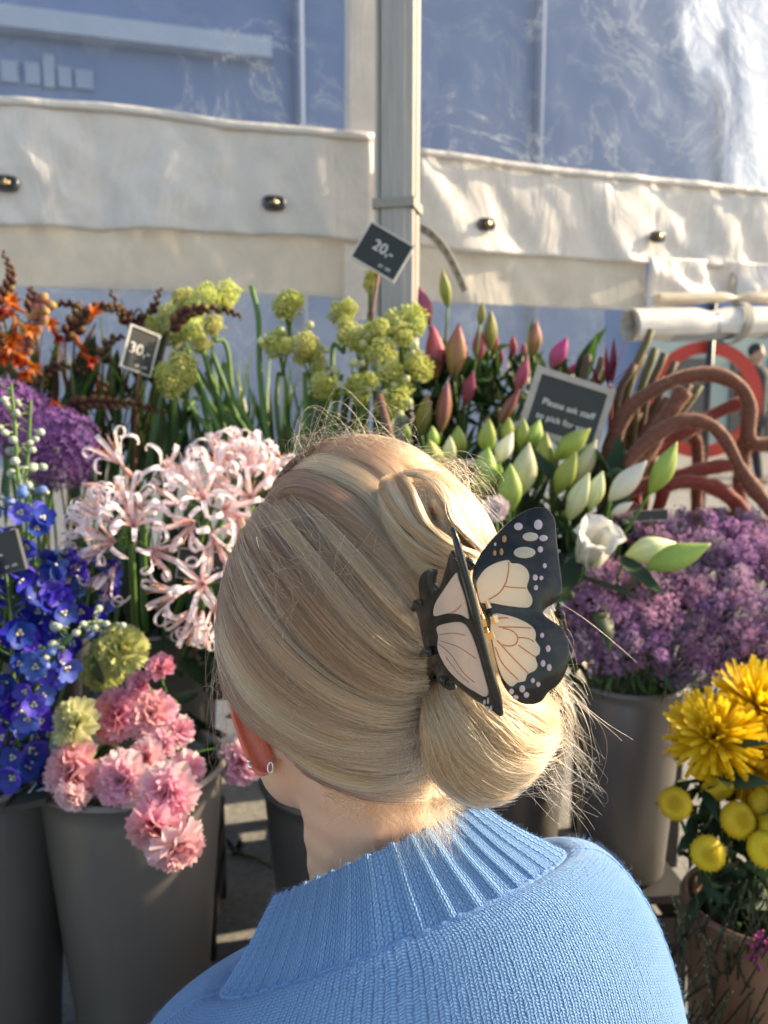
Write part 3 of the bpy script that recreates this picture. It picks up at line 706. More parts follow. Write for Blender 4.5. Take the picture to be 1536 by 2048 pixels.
def resample(poly, n): return np.array([tuple(p) for p in catmull([Vector((*p, 0)) if len(p) == 2 else Vector(p) for p in poly], n)])
NPT = 18
def guides_on(gs, A, C, starts=None):
    """pixel polylines -> unit directions on an ellipsoid, (g, NPT, 3)"""
    out = []
    for i, g in enumerate(gs):
        d = [tuple(head_hit(x, y, A, C)) for x, y in g]
        if starts and starts[i] is not None: d = [tuple(s) for s in starts[i]] + d
        q = resample(d, NPT); q /= np.linalg.norm(q, axis=1, keepdims=True); out.append(q)
    return np.array(out)
def grow(G, A, C, n, nclump, spread, off, lay, wob, fly=0.0, gp=1.0, seed=1, clumpk=.75):
    """strands between neighbouring guides, gathered in locks, lying in a thin layer above the form"""
    r = np.random.default_rng(seed); ng = len(G)
    cg = np.sort(r.random(nclump)**gp)*(ng-1); co_ = r.random(nclump)
    ci = r.integers(0, nclump, n)
    g = cg[ci] + r.normal(0, spread, n); g = np.clip(g, 0, ng-1.0001)
    t = np.linspace(0, 1, NPT)[None, :]
    gt = g[:, None]*(1-clumpk*t**1.2*.9) + cg[ci][:, None]*(clumpk*t**1.2*.9); gt = np.clip(gt, 0, ng-1.0001)
    i0 = gt.astype(int); fr_ = (gt-i0)[..., None]; idx = np.arange(NPT)[None, :].repeat(n, 0)
    d = G[i0, idx]*(1-fr_) + G[i0+1, idx]*fr_
    # sideways waver
    ph = r.random(nclump)*6.28; fq = 1.5+r.random(nclump)*2.5
    tang = np.gradient(d, axis=1); side = np.cross(d, tang); side /= (np.linalg.norm(side, axis=2, keepdims=True)+1e-9)
    wv = wob*np.sin(ph[ci][:, None]+fq[ci][:, None]*t*3.1) + wob*.5*np.sin(r.random(n)[:, None]*6.28+t*(4+6*r.random(n)[:, None]))
    d = d + side*wv[..., None]; d /= np.linalg.norm(d, axis=2, keepdims=True)
    o_ = off + lay*(co_[ci]*.55 + r.random(n)*.45)
    hh = o_[:, None] + fly*(r.random(n)**6)[:, None]*t*(.3+r.random(n)[:, None]) + .004*np.sin(t*9+ph[ci][:, None])
    d = d*(1+hh)[..., None]
    A_ = np.array(A); return d @ A_.T + np.array(C), np.clip(r.random(nclump)[ci]*.8+r.random(n)*.2, 0, 1)
def shell(name, A, C, k, keep=None, sub=ICO3):
    v = [C + A @ (Vector(p)*k) for p in sub[0]]; f = sub[1]
    if keep: f = [q for q in f if keep(sum((Vector(sub[0][i]) for i in q), Vector())/3)]
    return v, f
# --- form of the hairdo: cap, top roll, middle twist, lower bun, locks
def fru(v): return fr.transposed() @ v
HAIR = None
ico4 = ico(1, 5)
HLINE = [(380, 1330), (462, 1362), (515, 1412), (560, 1464), (612, 1516), (690, 1566), (780, 1596), (900, 1612)]   # hairline behind her ear, as seen
mb = MB()
def keep_cap(v):
    q = fru(v.normalized()); px_ = HC + HA @ v
    if q.y > .55 and q.z < .42: return False
    if q.z < -.52: return False
    rel = px_ - CAM; dd = rel.dot(F_); X_ = 768+FPX*rel.dot(R_)/dd; Y_ = 1024-FPX*rel.dot(U_)/dd
    if q.x < .1 and Y_ > interp(HLINE, X_): return False
    if q.x > .1 and q.z < -.30 and q.x > .55 and q.y > -.25: return False
    return True
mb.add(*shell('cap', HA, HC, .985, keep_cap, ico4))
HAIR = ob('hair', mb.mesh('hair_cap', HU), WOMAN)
def ellA(c1, c2, half_w, depth, dd):
    """ellipsoid axes from two picture points of its long axis"""
    a = P(*c1, dd); b = P(*c2, dd); C = (a+b)/2; L = (b-a)/2; f_ = ray((c1[0]+c2[0])/2, (c1[1]+c2[1])/2).normalized()
    s = f_.cross(L).normalized()
    return Matrix((L, f_*depth, s*half_w)).transposed(), C
TA, TC = ellA((792, 950), (955, 1190), .0285, .040, .468)
BA_, BC = ellA((872, 1372), (1082, 1568), .0375, .036, .452)
MA, MC = ellA((890, 1090), (985, 1440), .024, .03, .462)
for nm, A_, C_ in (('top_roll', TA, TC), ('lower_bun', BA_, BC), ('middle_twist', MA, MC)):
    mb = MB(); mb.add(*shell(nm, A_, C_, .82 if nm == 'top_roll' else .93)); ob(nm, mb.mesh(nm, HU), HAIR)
hl = lambda *a: hdir(*a)
LG = [[(690, 1572), (740, 1590), (810, 1600), (885, 1592)],
      [(612, 1526), (660, 1555), (725, 1578), (800, 1584), (872, 1568)],
      [(566, 1478), (612, 1515), (665, 1540), (730, 1560), (800, 1562), (868, 1540)],
      [(478, 1368), (532, 1430), (592, 1482), (672, 1526), (770, 1542), (866, 1515)],
      [(437, 1262), (458, 1350), (530, 1435), (640, 1492), (760, 1512), (864, 1486)],
      [(446, 1190), (472, 1280), (540, 1375), (640, 1445), (750, 1475), (860, 1452)],
      [(470, 1120), (505, 1215), (575, 1315), (665, 1390), (768, 1428), (856, 1412)],
      [(505, 1064), (555, 1152), (625, 1252), (705, 1332), (788, 1375), (850, 1370)],
      [(550, 1020), (608, 1092), (675, 1182), (742, 1262), (803, 1312), (846, 1322)],
      [(590, 985), (655, 1050), (720, 1130), (778, 1204), (822, 1252), (846, 1275)],
      [(620, 950), (690, 1010), (755, 1090), (805, 1165), (840, 1215), (852, 1235)],
      [(655, 920), (725, 968), (785, 1040), (825, 1110), (850, 1165), (862, 1195)],
      [(700, 902), (770, 935), (825, 990), (855, 1060), (875, 1120), (885, 1160)],
      [(760, 898), (830, 925), (885, 975), (915, 1040), (925, 1100), (925, 1150)],
      [(830, 915), (895, 955), (945, 1010), (970, 1070), (975, 1130), (965, 1180)],
      [(900, 955), (950, 1005), (985, 1065), (1000, 1130), (1000, 1190), (990, 1240)]]
LS = [None, None, None, [hl(-.95, .25, -.06)], [hl(-.88, .47, 0), hl(-.97, .2, 0.02)], [hl(-.82, .55, .15), hl(-.94, .25, .2)], [hl(-.72, .6, .3), hl(-.86, .3, .4)],
      [hl(-.6, .65, .42), hl(-.75, .35, .55)], [hl(-.45, .7, .5), hl(-.6, .4, .68)], [hl(-.3, .74, .56), hl(-.45, .45, .78)], [hl(-.15, .76, .6), hl(-.28, .45, .85)], [hl(0, .76, .62), hl(-.1, .45, .88)],
      [hl(.15, .76, .6), hl(.1, .45, .88)], [hl(.3, .73, .56), hl(.3, .42, .85)], [hl(.45, .7, .5), hl(.5, .38, .78)], [hl(.6, .65, .4), hl(.7, .32, .65)]]
G = guides_on(LG, HA, HC, LS)
cap1 = grow(G, HA, HC, 9000, 420, .30, -.016, .020, .013, .01, 1.0, 1); cap1 = (cap1[0], cap1[1]*.55)
cap2 = grow(G[1:], HA, HC, 11000, 170, .075, .000, .046, .022, .05, 1.0, 2, .7); cap2 = (cap2[0], .25+cap2[1]*.75)
strands('strands', HAIR, cap1, .00016, HM); strands('strands', HAIR, cap2, .00015, HM)
rt = np.random.default_rng(77)
for sd_, m_, cnt in ((81, HM, 900), (82, HM2, 700)):
    st_, _t = grow(G[1:], HA, HC, cnt, cnt, .5, .018, .034, .022, .05, 1.0, sd_, .0); strands('strands', HAIR, st_, .00022, m_, .5, (rt.random(cnt) > .45)*1.0)
# her right side, hidden behind the twist
RG = []
for k in range(8):
    a = k/7; s = hl(lerp(.6, .93, a), lerp(.65, .25, a), lerp(.4, -.3, a)); m_ = hl(lerp(.8, .9, a), lerp(0, -.2, a), lerp(.4, -.45, a)); e = head_hit(lerp(985, 900, a), lerp(1200, 1560, a))
    q = resample([tuple(s), tuple(m_), tuple(e)], NPT); RG.append(q/np.linalg.norm(q, axis=1, keepdims=True))
strands('strands', HAIR, grow(np.array(RG), HA, HC, 3500, 150, .3, 0, .03, .01, .04, 1, 3), .0002, HM)
# diagonal locks lying over the cap from the crown to the roll
def lock(poly, wpx, n, off, seed, m=HM, twist=1.5, dep=.012):
    r = np.random.default_rng(seed); pts = []
    q = resample(poly, NPT); t = np.linspace(0, 1, NPT)
    tg = np.gradient(q[:, :2], axis=0); nr = np.stack([-tg[:, 1], tg[:, 0]], 1); nr /= np.linalg.norm(nr, axis=1, keepdims=True)
    out = np.zeros((n, NPT, 3))
    lw = wpx*(.30+.70*np.sin(PI*np.clip(t*.85+.08, 0, 1)))
    for i in range(n):
        a = r.random()*2*PI; rr = math.sqrt(r.random()); fl = 1+.5*r.random()**5
        for k in range(NPT):
            an = a + twist*t[k]; sx = math.cos(an)*rr*lw[k]*fl; sz = math.sin(an)*rr
            x, y = q[k, 0]+nr[k, 0]*sx, q[k, 1]+nr[k, 1]*sx
            out[i, k] = head_pt(head_hit(x, y), 1+off+dep*8*(sz*.5+.5)*math.sin(PI*min(1, .12+t[k]*.8)))
    return out
strands('lock', HAIR, lock([(535, 1005), (575, 985), (625, 992), (690, 1035), (760, 1105), (815, 1170), (850, 1225)], 30, 1500, .012, 11), .00016, HM)
strands('lock', HAIR, lock([(545, 985), (600, 950), (660, 955), (735, 1000), (785, 1070), (822, 1140), (850, 1190)], 26, 1200, .02, 12), .00016, HM2)
strands('lock', HAIR, lock([(545, 1440), (590, 1480), (670, 1526), (760, 1548), (868, 1520)], 14, 700, .008, 13), .00015, HM2)
strands('lock', HAIR, lock([(550, 975), (590, 935), (650, 915), (730, 935), (790, 985), (830, 1050)], 26, 1100, .03, 14, HM, 2.2, .016), .00015, HM)
strands('lock', HAIR, lock([(575, 945), (640, 905), (715, 895), (800, 925), (870, 965), (930, 1020)], 30, 1300, .03, 15, HM2, 2.0, .016), .00015, HM2)
strands('lock', HAIR, lock([(620, 910), (700, 890), (780, 905), (880, 945), (960, 1020), (1000, 1110)], 34, 1500, .02, 16, HM2, 1.6, .014), .00015, HM2)
strands('lock', HAIR, lock([(520, 1060), (600, 1130), (680, 1240), (750, 1330), (830, 1390)], 22, 500, .012, 17, HM, 1.2, .008), .00013, HM)
strands('lock', HAIR, lock([(455, 1230), (490, 1340), (570, 1430), (690, 1490), (850, 1500)], 18, 500, .012, 18, HM2, 1.2, .008), .00013, HM2)
rl_ = np.random.default_rng(123)
for k in range(16):
    g_ = 3.2 + 7.6*(k+.5)/16 + rl_.normal(0, .2); i_ = int(g_); w_ = g_-i_; a_ = resample(LG[i_], 6)[:, :2]; b_g = resample(LG[min(i_+1, len(LG)-1)], 6)[:, :2]; q_ = a_*(1-w_)+b_g*w_
    lk = lock([tuple(p) for p in q_], rl_.uniform(12, 24), 240, .010, 200+k, HM, rl_.uniform(.6, 2.2), rl_.uniform(.006, .012))
    strands('lock', HAIR, (lk, np.clip(.25+rl_.random()*.32 + rl_.normal(0, .22, 240), 0, 1)), .00015, HM if k % 3 else HM2)
# top roll with its curled hollow
TGL = guides_on([[(748, 1015), (772, 1085), (818, 1138), (880, 1162), (925, 1170)], [(756, 990), (785, 1050), (835, 1102), (895, 1135), (940, 1150)], [(772, 972), (798, 1020), (836, 1068), (890, 1105), (945, 1128)], [(806, 958), (832, 988), (852, 1034), (892, 1074), (952, 1105)]], TA, TC)
TGR = guides_on([[(812, 956), (858, 968), (888, 1004), (908, 1050), (955, 1098)], [(850, 955), (900, 975), (935, 1020), (955, 1065), (975, 1105)], [(885, 962), (930, 992), (962, 1040), (980, 1085), (988, 1130)], [(920, 980), (960, 1020), (992, 1075), (1004, 1120), (1004, 1165)]], TA, TC)
for gg, sd_ in ((TGL, 21), (TGR, 22)): strands('strands', HAIR, grow(gg, TA, TC, 2600, 26, .11, 0, .13, .03, .08, 1, sd_, .5), .00016, HM2)
TG = TGR
r = np.random.default_rng(5); sw = np.zeros((900, NPT, 3)); cc = head_hit(866, 1022, TA, TC)
for i in range(900):
    r0_, a0, tn = .16+.62*r.random(), r.random()*6.28, .8+1.4*r.random()
    for k in range(NPT):
        t = k/(NPT-1); rr = r0_*(1-.55*t); an = a0+tn*t
        x, y = 866+85*rr*math.cos(an)*.62+26*rr*math.sin(an), 1024+105*rr*math.sin(an)
        u = head_hit(x, y, TA, TC); sw[i, k] = tuple(TC + TA @ (u*(1.02-.26*math.exp(-(rr/.17)**2))))
strands('strands', HAIR, sw, .00016, HM2)
# middle twist behind the clip and the lower bun
MG = guides_on([[(862, 1190), (862, 1280), (870, 1360), (890, 1420)], [(890, 1150), (895, 1260), (910, 1350), (940, 1420)], [(930, 1120), (940, 1240), (965, 1340), (990, 1420)], [(970, 1130), (990, 1230), (1010, 1330), (1025, 1400)]], MA, MC)
strands('strands', HAIR, grow(MG, MA, MC, 2200, 50, .2, 0, .12, .03, .1, 1, 31), .00018, HM2)
BG = guides_on([[(858, 1420), (856, 1490), (868, 1556), (900, 1606), (935, 1612)], [(866, 1390), (872, 1470), (900, 1545), (955, 1592), (1010, 1590)], [(876, 1365), (895, 1440), (940, 1515), (1005, 1560), (1060, 1550)], [(892, 1350), (928, 1415), (980, 1478), (1040, 1515), (1090, 1508)],
                [(918, 1340), (962, 1392), (1018, 1442), (1070, 1475), (1110, 1462)], [(960, 1335), (1008, 1370), (1058, 1402), (1098, 1420), (1122, 1410)], [(1010, 1335), (1050, 1350), (1085, 1362), (1112, 1372), (1125, 1370)]], BA_, BC)
strands('strands', HAIR, grow(BG, BA_, BC, 7500, 34, .11, -.02, .12, .04, .03, 1, 41, .45), .00016, HM2)
strands('strands', HAIR, grow(BG, BA_, BC, 900, 26, .16, .05, .07, .05, .22, 1, 42, .1), .00014, HM2)
# --- loose hairs
def loose(roots, ends, sag, curl, n, seed, dj=.02):
    """fly-away hairs: from picture point+depth to picture point+depth, with sag and waver"""
    r = np.random.default_rng(seed); out = np.zeros((n, NPT, 3))
    for i in range(n):
        a, b = roots(r), ends(r); a = P(*a); b = P(*b); L = (b-a).length
        m_ = a.lerp(b, .5) + Vector(r.normal(0, 1, 3))*L*sag + Vector((0, 0, L*sag*.6))
        ph = r.random(3)*6.28; c_ = curl*L*r.random()
        for k in range(NPT):
            t = k/(NPT-1); p = a*(1-t)**2 + m_*2*t*(1-t) + b*t*t
            out[i, k] = tuple(p + Vector((math.sin(ph[0]+t*7), math.sin(ph[1]+t*6), math.sin(ph[2]+t*8)))*c_*t)
    return out
U = lambda r, a, b: a+(b-a)*r.random()
LO = []
def bunroot(r):
    a = r.random(); return (lerp(1118, 1000, a)+U(r, -12, 8), lerp(1330, 1590, a**.8)+U(r, -15, 10), U(r, .44, .47))
LO.append(loose(bunroot, lambda r: (U(r, 1080, 1215), U(r, 1480, 1640), U(r, .43, .50)), .22, .10, 120, 51))
LO.append(loose(lambda r: (U(r, 1095, 1125), U(r, 1330, 1400), .45), lambda r: (U(r, 1130, 1190), U(r, 1380, 1560), U(r, .43, .47)), .2, .08, 60, 52))
LO.append(loose(lambda r: (U(r, 1085, 1112), U(r, 1200, 1235), .44), lambda r: (U(r, 1120, 1160), U(r, 1330, 1420), U(r, .43, .46)), .2, .03, 26, 53))
for a, b, s in (((1118, 1205), (1275, 1327), 61), ((1128, 1375), (1265, 1480), 62), ((1128, 1380), (1245, 1482), 63), ((1110, 1540), (1180, 1672), 64), ((1125, 1450), (1160, 1700), 65), ((1100, 1330), (1198, 1326), 66), ((1080, 1580), (1122, 1618), 67), ((1090, 1570), (1190, 1660), 68)):
    LO.append(loose(lambda r: (*a, .45), lambda r: (*b, .45), .07, .015, 1, s))
LO.append(loose(lambda r: (U(r, 570, 760), U(r, 905, 985), U(r, .52, .56)), lambda r: (U(r, 590, 830), U(r, 862, 925), U(r, .5, .56)), .5, .12, 260, 71))
LO.append(loose(lambda r: (U(r, 560, 640), U(r, 960, 1000), .53), lambda r: (U(r, 545, 610), U(r, 950, 995), .52), .4, .1, 110, 72))
LO.append(loose(lambda r: (U(r, 760, 940), U(r, 910, 990), .5), lambda r: (U(r, 860, 1010), U(r, 920, 1080), U(r, .48, .52)), .24, .08, 240, 73))
LO.append(loose(lambda r: (U(r, 435, 470), U(r, 1180, 1400), U(r, .54, .57)), lambda r: (U(r, 405, 480), U(r, 1350, 1600), U(r, .53, .6)), .16, .05, 60, 74))
LO.append(loose(lambda r: (U(r, 500, 800), U(r, 1050, 1300), .436), lambda r: (U(r, 540, 860), U(r, 1080, 1450), .432), .14, .05, 110, 75, 0))
LO.append(loose(lambda r: (U(r, 800, 880), U(r, 1575, 1610), .50), lambda r: (U(r, 790, 930), U(r, 1640, 1740), U(r, .478, .495)), .2, .06, 170, 76))
LO.append(loose(lambda r: (U(r, 640, 800), U(r, 1560, 1600), .50), lambda r: (U(r, 640, 820), U(r, 1600, 1660), U(r, .50, .508)), .14, .05, 260, 77))
LO.append(loose(lambda r: (U(r, 470, 560), U(r, 1380, 1470), .545), lambda r: (U(r, 500, 620), U(r, 1450, 1560), U(r, .535, .55)), .12, .04, 40, 78))
LO.append(loose(lambda r: (U(r, 860, 900), U(r, 1590, 1612), .47), lambda r: (U(r, 850, 940), U(r, 1615, 1690), U(r, .465, .485)), .3, .08, 160, 79))
LO.append(loose(lambda r: (U(r, 835, 870), U(r, 1330, 1600), .44), lambda r: (U(r, 800, 900), U(r, 1400, 1640), .435), .15, .05, 120, 80))
st_, _t = grow(BG, BA_, BC, 420, 420, .5, .05, .06, .05, .1, 1, 91, .0); strands('strands', HAIR, st_, .0002, HM2, .5, (rt.random(420) > .4)*1.0)
st_, _t = grow(TG, TA, TC, 320, 320, .5, .05, .08, .05, .1, 1, 92, .0); strands('strands', HAIR, st_, .0002, HM2, .5, (rt.random(320) > .4)*1.0)
strands('loose_strands', HAIR, np.concatenate(LO), .0001, HM2, .4)
# fibres standing off the knitting
r = np.random.default_rng(9); fz = []
for FN, cnt, kmax in ((SWF, 9000, 62), (COF, 3000, 28)):
    n_ = len(FN[0])
    for i in range(cnt):
        k = r.integers(0, kmax); j = int(r.random()*n_*.56 - n_*.03) % n_
        p = FN[k][j].lerp(FN[k+1][(j+1) % n_], r.random())
        t1 = FN[k][(j+1) % n_]-FN[k][j]; t2 = FN[k+1][j]-FN[k][j]; nn = t1.cross(t2).normalized(); cen = FN[k][0].lerp(FN[k][n_//2], .5)
        if nn.dot(p-cen) < 0: nn = -nn
        d = nn*U(r, .0008, .0032) + Vector(r.normal(0, .0011, 3)); fz.append([tuple(p), tuple(p+d*.5+Vector(r.normal(0, .0004, 3))), tuple(p+d+Vector(r.normal(0, .0008, 3)))])
strands('wool_fibres', SWEATER, np.array(fz), .00004, plain('wool_fibre', (.3, .5, .85), .9), .6)
# ------------------------------------------------------------------ butterfly hair clip
def Z5(x, y): return (780+x*.2734, 980+y*.2734)
def plane3(*q):
    a, b, c = [P(*Z5(x, y), d) for x, y, d in q]; n = (b-a).cross(c-a).normalized()
    if n.dot(CAM-a) < 0: n = -n
    return a, n
PR = plane3((605, 640, .405), (830, 1430, .396), (1258, 700, .404))
PLW = plane3((470, 300, .376), (818, 1640, .370), (230, 800, .416))
CLIP = thing('hair_clip', 'black and cream butterfly claw clip holding the blonde twist', 'hair clip', P(*Z5(700, 950), .41))
def black_acetate():
    m, t, b, o = new_mat('black_acetate'); n = noise_(t, 60, 4, tc(t), .6, 1.5)
    t.links.new(mixc(t, ramp(t, n, [(.4, 0), (.75, 1)]), (.006, .006, .007), (.035, .032, .024)), b.inputs['Base Color']); b.inputs['Roughness'].default_value = .16; b.inputs['Specular IOR Level'].default_value = .35
    b.inputs['Coat Weight'].default_value = .3; b.inputs['Coat Roughness'].default_value = .05; bump(t, b, n, .03, .002); return m
def pearl(name, a, c, tr=.3):
    m, t, b, o = new_mat(name); n = noise_(t, 90, 4, tc(t), .6, 2.0)
    cc = mixc(t, n, a, c); t.links.new(cc, b.inputs['Base Color']); b.inputs['Roughness'].default_value = .14; b.inputs['Coat Weight'].default_value = .8; b.inputs['Coat Roughness'].default_value = .07
    tl = N(t, 'ShaderNodeBsdfTranslucent'); t.links.new(cc, tl.inputs[0]); mx = N(t, 'ShaderNodeMixShader'); mx.inputs[0].default_value = tr
    t.links.new(b.outputs[0], mx.inputs[1]); t.links.new(tl.outputs[0], mx.inputs[2]); t.links.new(mx.outputs[0], o.inputs[0]); return m
ACE = black_acetate(); CREAM = pearl('cream_acetate', (.86, .76, .58), (.92, .84, .69), .45); MAUVE = pearl('mauve_acetate', (.62, .45, .50), (.78, .62, .66), .2)
CREAM_SHADE = pearl('shaded_cream_acetate', (.62, .50, .42), (.74, .60, .52), .25); AMB = plain('amber_acetate', (.42, .19, .04), .2, 0, .2, 80, coat=.5); VEIN = plain('rust_vein', (.50, .17, .045), .35)  # darker, greyer copy of the cream: the turned wing's shade is in its colour
def smooth_poly(pts, sub=3):
    e = pts[-1:] + pts + pts[:2]; out = []
    for k in range(1, len(pts)+1):
        a, b, c, d = [Vector((*q, 0)) for q in e[k-1:k+3]]
        for s in range(sub):
            u = s/sub; out.append((0.5*((2*b)+(c-a)*u+(2*a-5*b+4*c-d)*u*u+(3*b-a-3*c+d)*u**3)).to_2d())
    return [tuple(p) for p in out]
def plate(poly, pl, th, bev, lift=0.0, sub=3):
    pts = smooth_poly(poly, sub) if sub > 1 else poly
    area = sum(a[0]*b[1]-b[0]*a[1] for a, b in zip(pts, pts[1:]+pts[:1]))
    if area < 0: pts = pts[::-1]
    W3 = [hit(*Z5(*p), *pl) for p in pts]; n = pl[1]; k = len(W3)
    ins = []
    for i in range(k):
        t = (W3[(i+1) % k]-W3[i-1]).normalized(); ins.append(n.cross(t))
    cen = sum(W3, Vector())/k
    if sum(ins[i].dot(cen-W3[i]) for i in range(k)) < 0: ins = [-q for q in ins]
    v = []
    for off, dz in ((bev, -th/2), (bev*.3, -th*.35), (0, 0), (bev*.3, th*.35), (bev, th/2)):
        v += [W3[i] + ins[i]*off + n*(dz+lift) for i in range(k)]
    f = []
    for l in range(4):
        for i in range(k): f.append((l*k+i, l*k+(i+1) % k, (l+1)*k+(i+1) % k, (l+1)*k+i))
    f.append(tuple(range(4*k, 5*k))); f.append(tuple(range(k-1, -1, -1)))
    return v, f
def add_plate(name, poly, pl, th, bev, m, parent, lift=0.0, sub=3):
    mb = MB(); mb.add(*plate(poly, pl, th, bev, lift, sub)); me = mb.mesh(name, m)
    bm = bmesh.new(); bm.from_mesh(me); bmesh.ops.recalc_face_normals(bm, faces=bm.faces); bmesh.ops.triangulate(bm, faces=[q for q in bm.faces if len(q.verts) > 4]); bm.to_mesh(me); bm.free()
    for q in me.polygons: q.use_smooth = True
    me.set_sharp_from_angle(angle=.7)
    return ob(name, me, parent)
def pierce(o, polys, pl):
    """cut the openings in which the translucent panels sit"""
    for poly in polys:
        mb = MB(); pts = smooth_poly(poly, 2); W3 = [hit(*Z5(*p), *pl) for p in pts]; k = len(W3); n = pl[1]*.006
        cen = sum(W3, Vector())/k; W3 = [w_.lerp(cen, .012) for w_ in W3]
        mb.add([p-n for p in W3]+[p+n for p in W3], [(i, (i+1) % k, k+(i+1) % k, k+i) for i in range(k)]+[tuple(range(k-1, -1, -1)), tuple(range(k, 2*k))])
        me = mb.mesh('cut', ACE, False); bm = bmesh.new(); bm.from_mesh(me); bmesh.ops.recalc_face_normals(bm, faces=bm.faces); bmesh.ops.triangulate(bm, faces=bm.faces); bm.to_mesh(me); bm.free()
        c = bpy.data.objects.new('cut', me); COL.objects.link(c); md = o.modifiers.new('b', 'BOOLEAN'); md.object = c; md.operation = 'DIFFERENCE'; md.solver = 'EXACT'
        dg = bpy.context.evaluated_depsgraph_get(); dg.update(); r_ = bpy.data.meshes.new_from_object(o.evaluated_get(dg)); o.modifiers.remove(md); bpy.data.objects.remove(c)
        if len(r_.polygons) > 50: o.data = r_
def dot(c, pl, lift): x, y, a, b = c; return [(x+a*math.cos(t), y+b*math.sin(t)) for t in np.linspace(0, 2*PI, 13)[:-1]]
def vein(poly, pl, parent, lift, r=.00032):
    pts = catmull([hit(*Z5(*p), *pl)+pl[1]*lift for p in poly], 14); mb = MB(); mb.add(*tube(pts, r, 6)); ob('vein', mb.mesh('vein', VEIN), parent)
RW = [(600, 650), (622, 545), (680, 440), (760, 340), (850, 250), (950, 172), (1060, 128), (1150, 140), (1205, 210), (1215, 300), (1225, 420), (1240, 540), (1258, 680), (1255, 760), (1222, 812), (1150, 860), (1122, 905), (1190, 960), (1260, 1010), (1300, 1090), (1315, 1190), (1298, 1290), (1268, 1372), (1215, 1440), (1160, 1478), (1110, 1545), (1040, 1570), (960, 1560), (890, 1510), (830, 1430), (790, 1320), (762, 1200), (735, 1080), (700, 950), (660, 850), (632, 750)]
rw = add_plate('wing', RW, PR, .0032, .0012, ACE, CLIP); rw['label'] = 'broad wing with a scalloped black border and mauve dots'
def inlay(name, poly, pl, m, parent, sub=3, h=.0009): return add_plate(name, poly, pl, h, .0003, m, parent, .0032/2+.0001, sub)
def panel_in(poly, pl, m, parent, name='cream_panel', th=.0034):
    pierce(parent, [poly], pl); return add_plate(name, poly, pl, th, .0003, m, parent, .0002, 3)
up = panel_in([(630, 670), (690, 580), (780, 530), (862, 512), (885, 535), (945, 540), (1000, 580), (1018, 640), (1000, 715), (1030, 770), (1040, 820), (1010, 862), (930, 860), (820, 845), (740, 830), (670, 830), (650, 800), (635, 730)], PR, CREAM, rw)
lo = panel_in([(750, 905), (860, 915), (960, 950), (1040, 1000), (1065, 1050), (1062, 1100), (1095, 1150), (1090, 1200), (1062, 1225), (1078, 1280), (1058, 1322), (1003, 1350), (985, 1398), (930, 1410), (885, 1440), (830, 1390), (790, 1300), (765, 1200), (745, 1100), (730, 1000)], PR, CREAM, rw)
for q in ([(865, 528), (862, 600), (840, 690), (790, 760), (720, 803)], [(825, 705), (900, 715), (992, 720)], [(790, 1003), (900, 1003), (1030, 1010)], [(820, 1012), (890, 1030), (930, 1080), (910, 1132), (850, 1140), (820, 1130)], [(930, 1078), (1000, 1085), (1050, 1108)], [(935, 1135), (1000, 1180), (1060, 1222)], [(780, 1100), (880, 1210), (1005, 1338)], [(765, 1150), (820, 1270), (935, 1388)], [(765, 945), (800, 938), (860, 935)]):
    vein(q, PR, rw, .00195)
for c in ((935, 270, 33, 28), (1080, 257, 32, 38), (1118, 355, 32, 24), (1095, 437, 20, 24), (1127, 556, 15, 20), (1058, 642, 19, 24), (1102, 645, 15, 18), (1063, 716, 16, 20), (1108, 1063, 15, 20), (1152, 1160, 18, 26), (1115, 1268, 18, 26), (1160, 1298, 18, 27), (1040, 1393, 15, 20), (1080, 1420, 16, 19), (963, 1453, 22, 27), (885, 1473, 18, 22), (993, 1497, 20, 22), (914, 1515, 22, 17), (766, 400, 9, 13)):
    inlay('dot', dot(c, PR, 0), PR, MAUVE, rw, 1, .0006)
for c in ((1023, 345, 58, 33), (980, 460, 80, 42)): inlay('cream_spot', dot(c, PR, 0), PR, CREAM, rw, 2, .0008)
for c in ((833, 360, 17, 27), (763, 463, 13, 22), (812, 455, 14, 27)): inlay('amber_spot', dot(c, PR, 0), PR, AMB, rw, 1, .0006)
LW = [(505, 540), (458, 440), (420, 560), (378, 690), (350, 715), (330, 670), (345, 590), (300, 575), (250, 600), (220, 670), (225, 760), (235, 830), (178, 806), (212, 920), (238, 1040), (262, 1160), (292, 1225), (340, 1340), (385, 1425), (440, 1462), (480, 1455), (468, 1405), (560, 1480), (650, 1545), (750, 1605), (818, 1655), (800, 1570), (760, 1430), (700, 1230), (640, 1030), (585, 850), (535, 660)]
lw_ = add_plate('wing', LW, PLW, .003, .001, ACE, CLIP); lw_['label'] = 'shaded wing turned edge-on, its cream panels coloured darker for shade'
inl = lambda poly, m: panel_in(poly, PLW, m, lw_, 'shaded_cream_panel', .0032)
inl([(335, 885), (350, 820), (400, 740), (500, 600), (520, 640), (560, 770), (590, 890), (598, 940), (560, 920), (520, 905), (440, 900), (350, 920)], CREAM_SHADE)
inl([(360, 995), (430, 968), (530, 958), (590, 1000), (640, 1110), (680, 1240), (715, 1370), (740, 1470), (715, 1508), (640, 1470), (560, 1420), (460, 1330), (400, 1240), (365, 1150), (370, 1060)], CREAM_SHADE)
for q in ([(385, 1052), (480, 1040), (570, 1055)], [(395, 1100), (520, 1140), (650, 1225)], [(380, 1120), (470, 1200), (560, 1330), (640, 1400)], [(430, 1215), (520, 1330), (600, 1400)], [(545, 830), (510, 870), (470, 890)]): vein(q, PLW, lw_, .0019, .00022)
for c in ((712, 1545, 9, 20), (738, 1535, 6, 25), (735, 1590, 9, 18), (760, 1588, 7, 20)): add_plate('dot', dot(c, PLW, 0), PLW, .0006, .0002, MAUVE, lw_, .0017, 1)
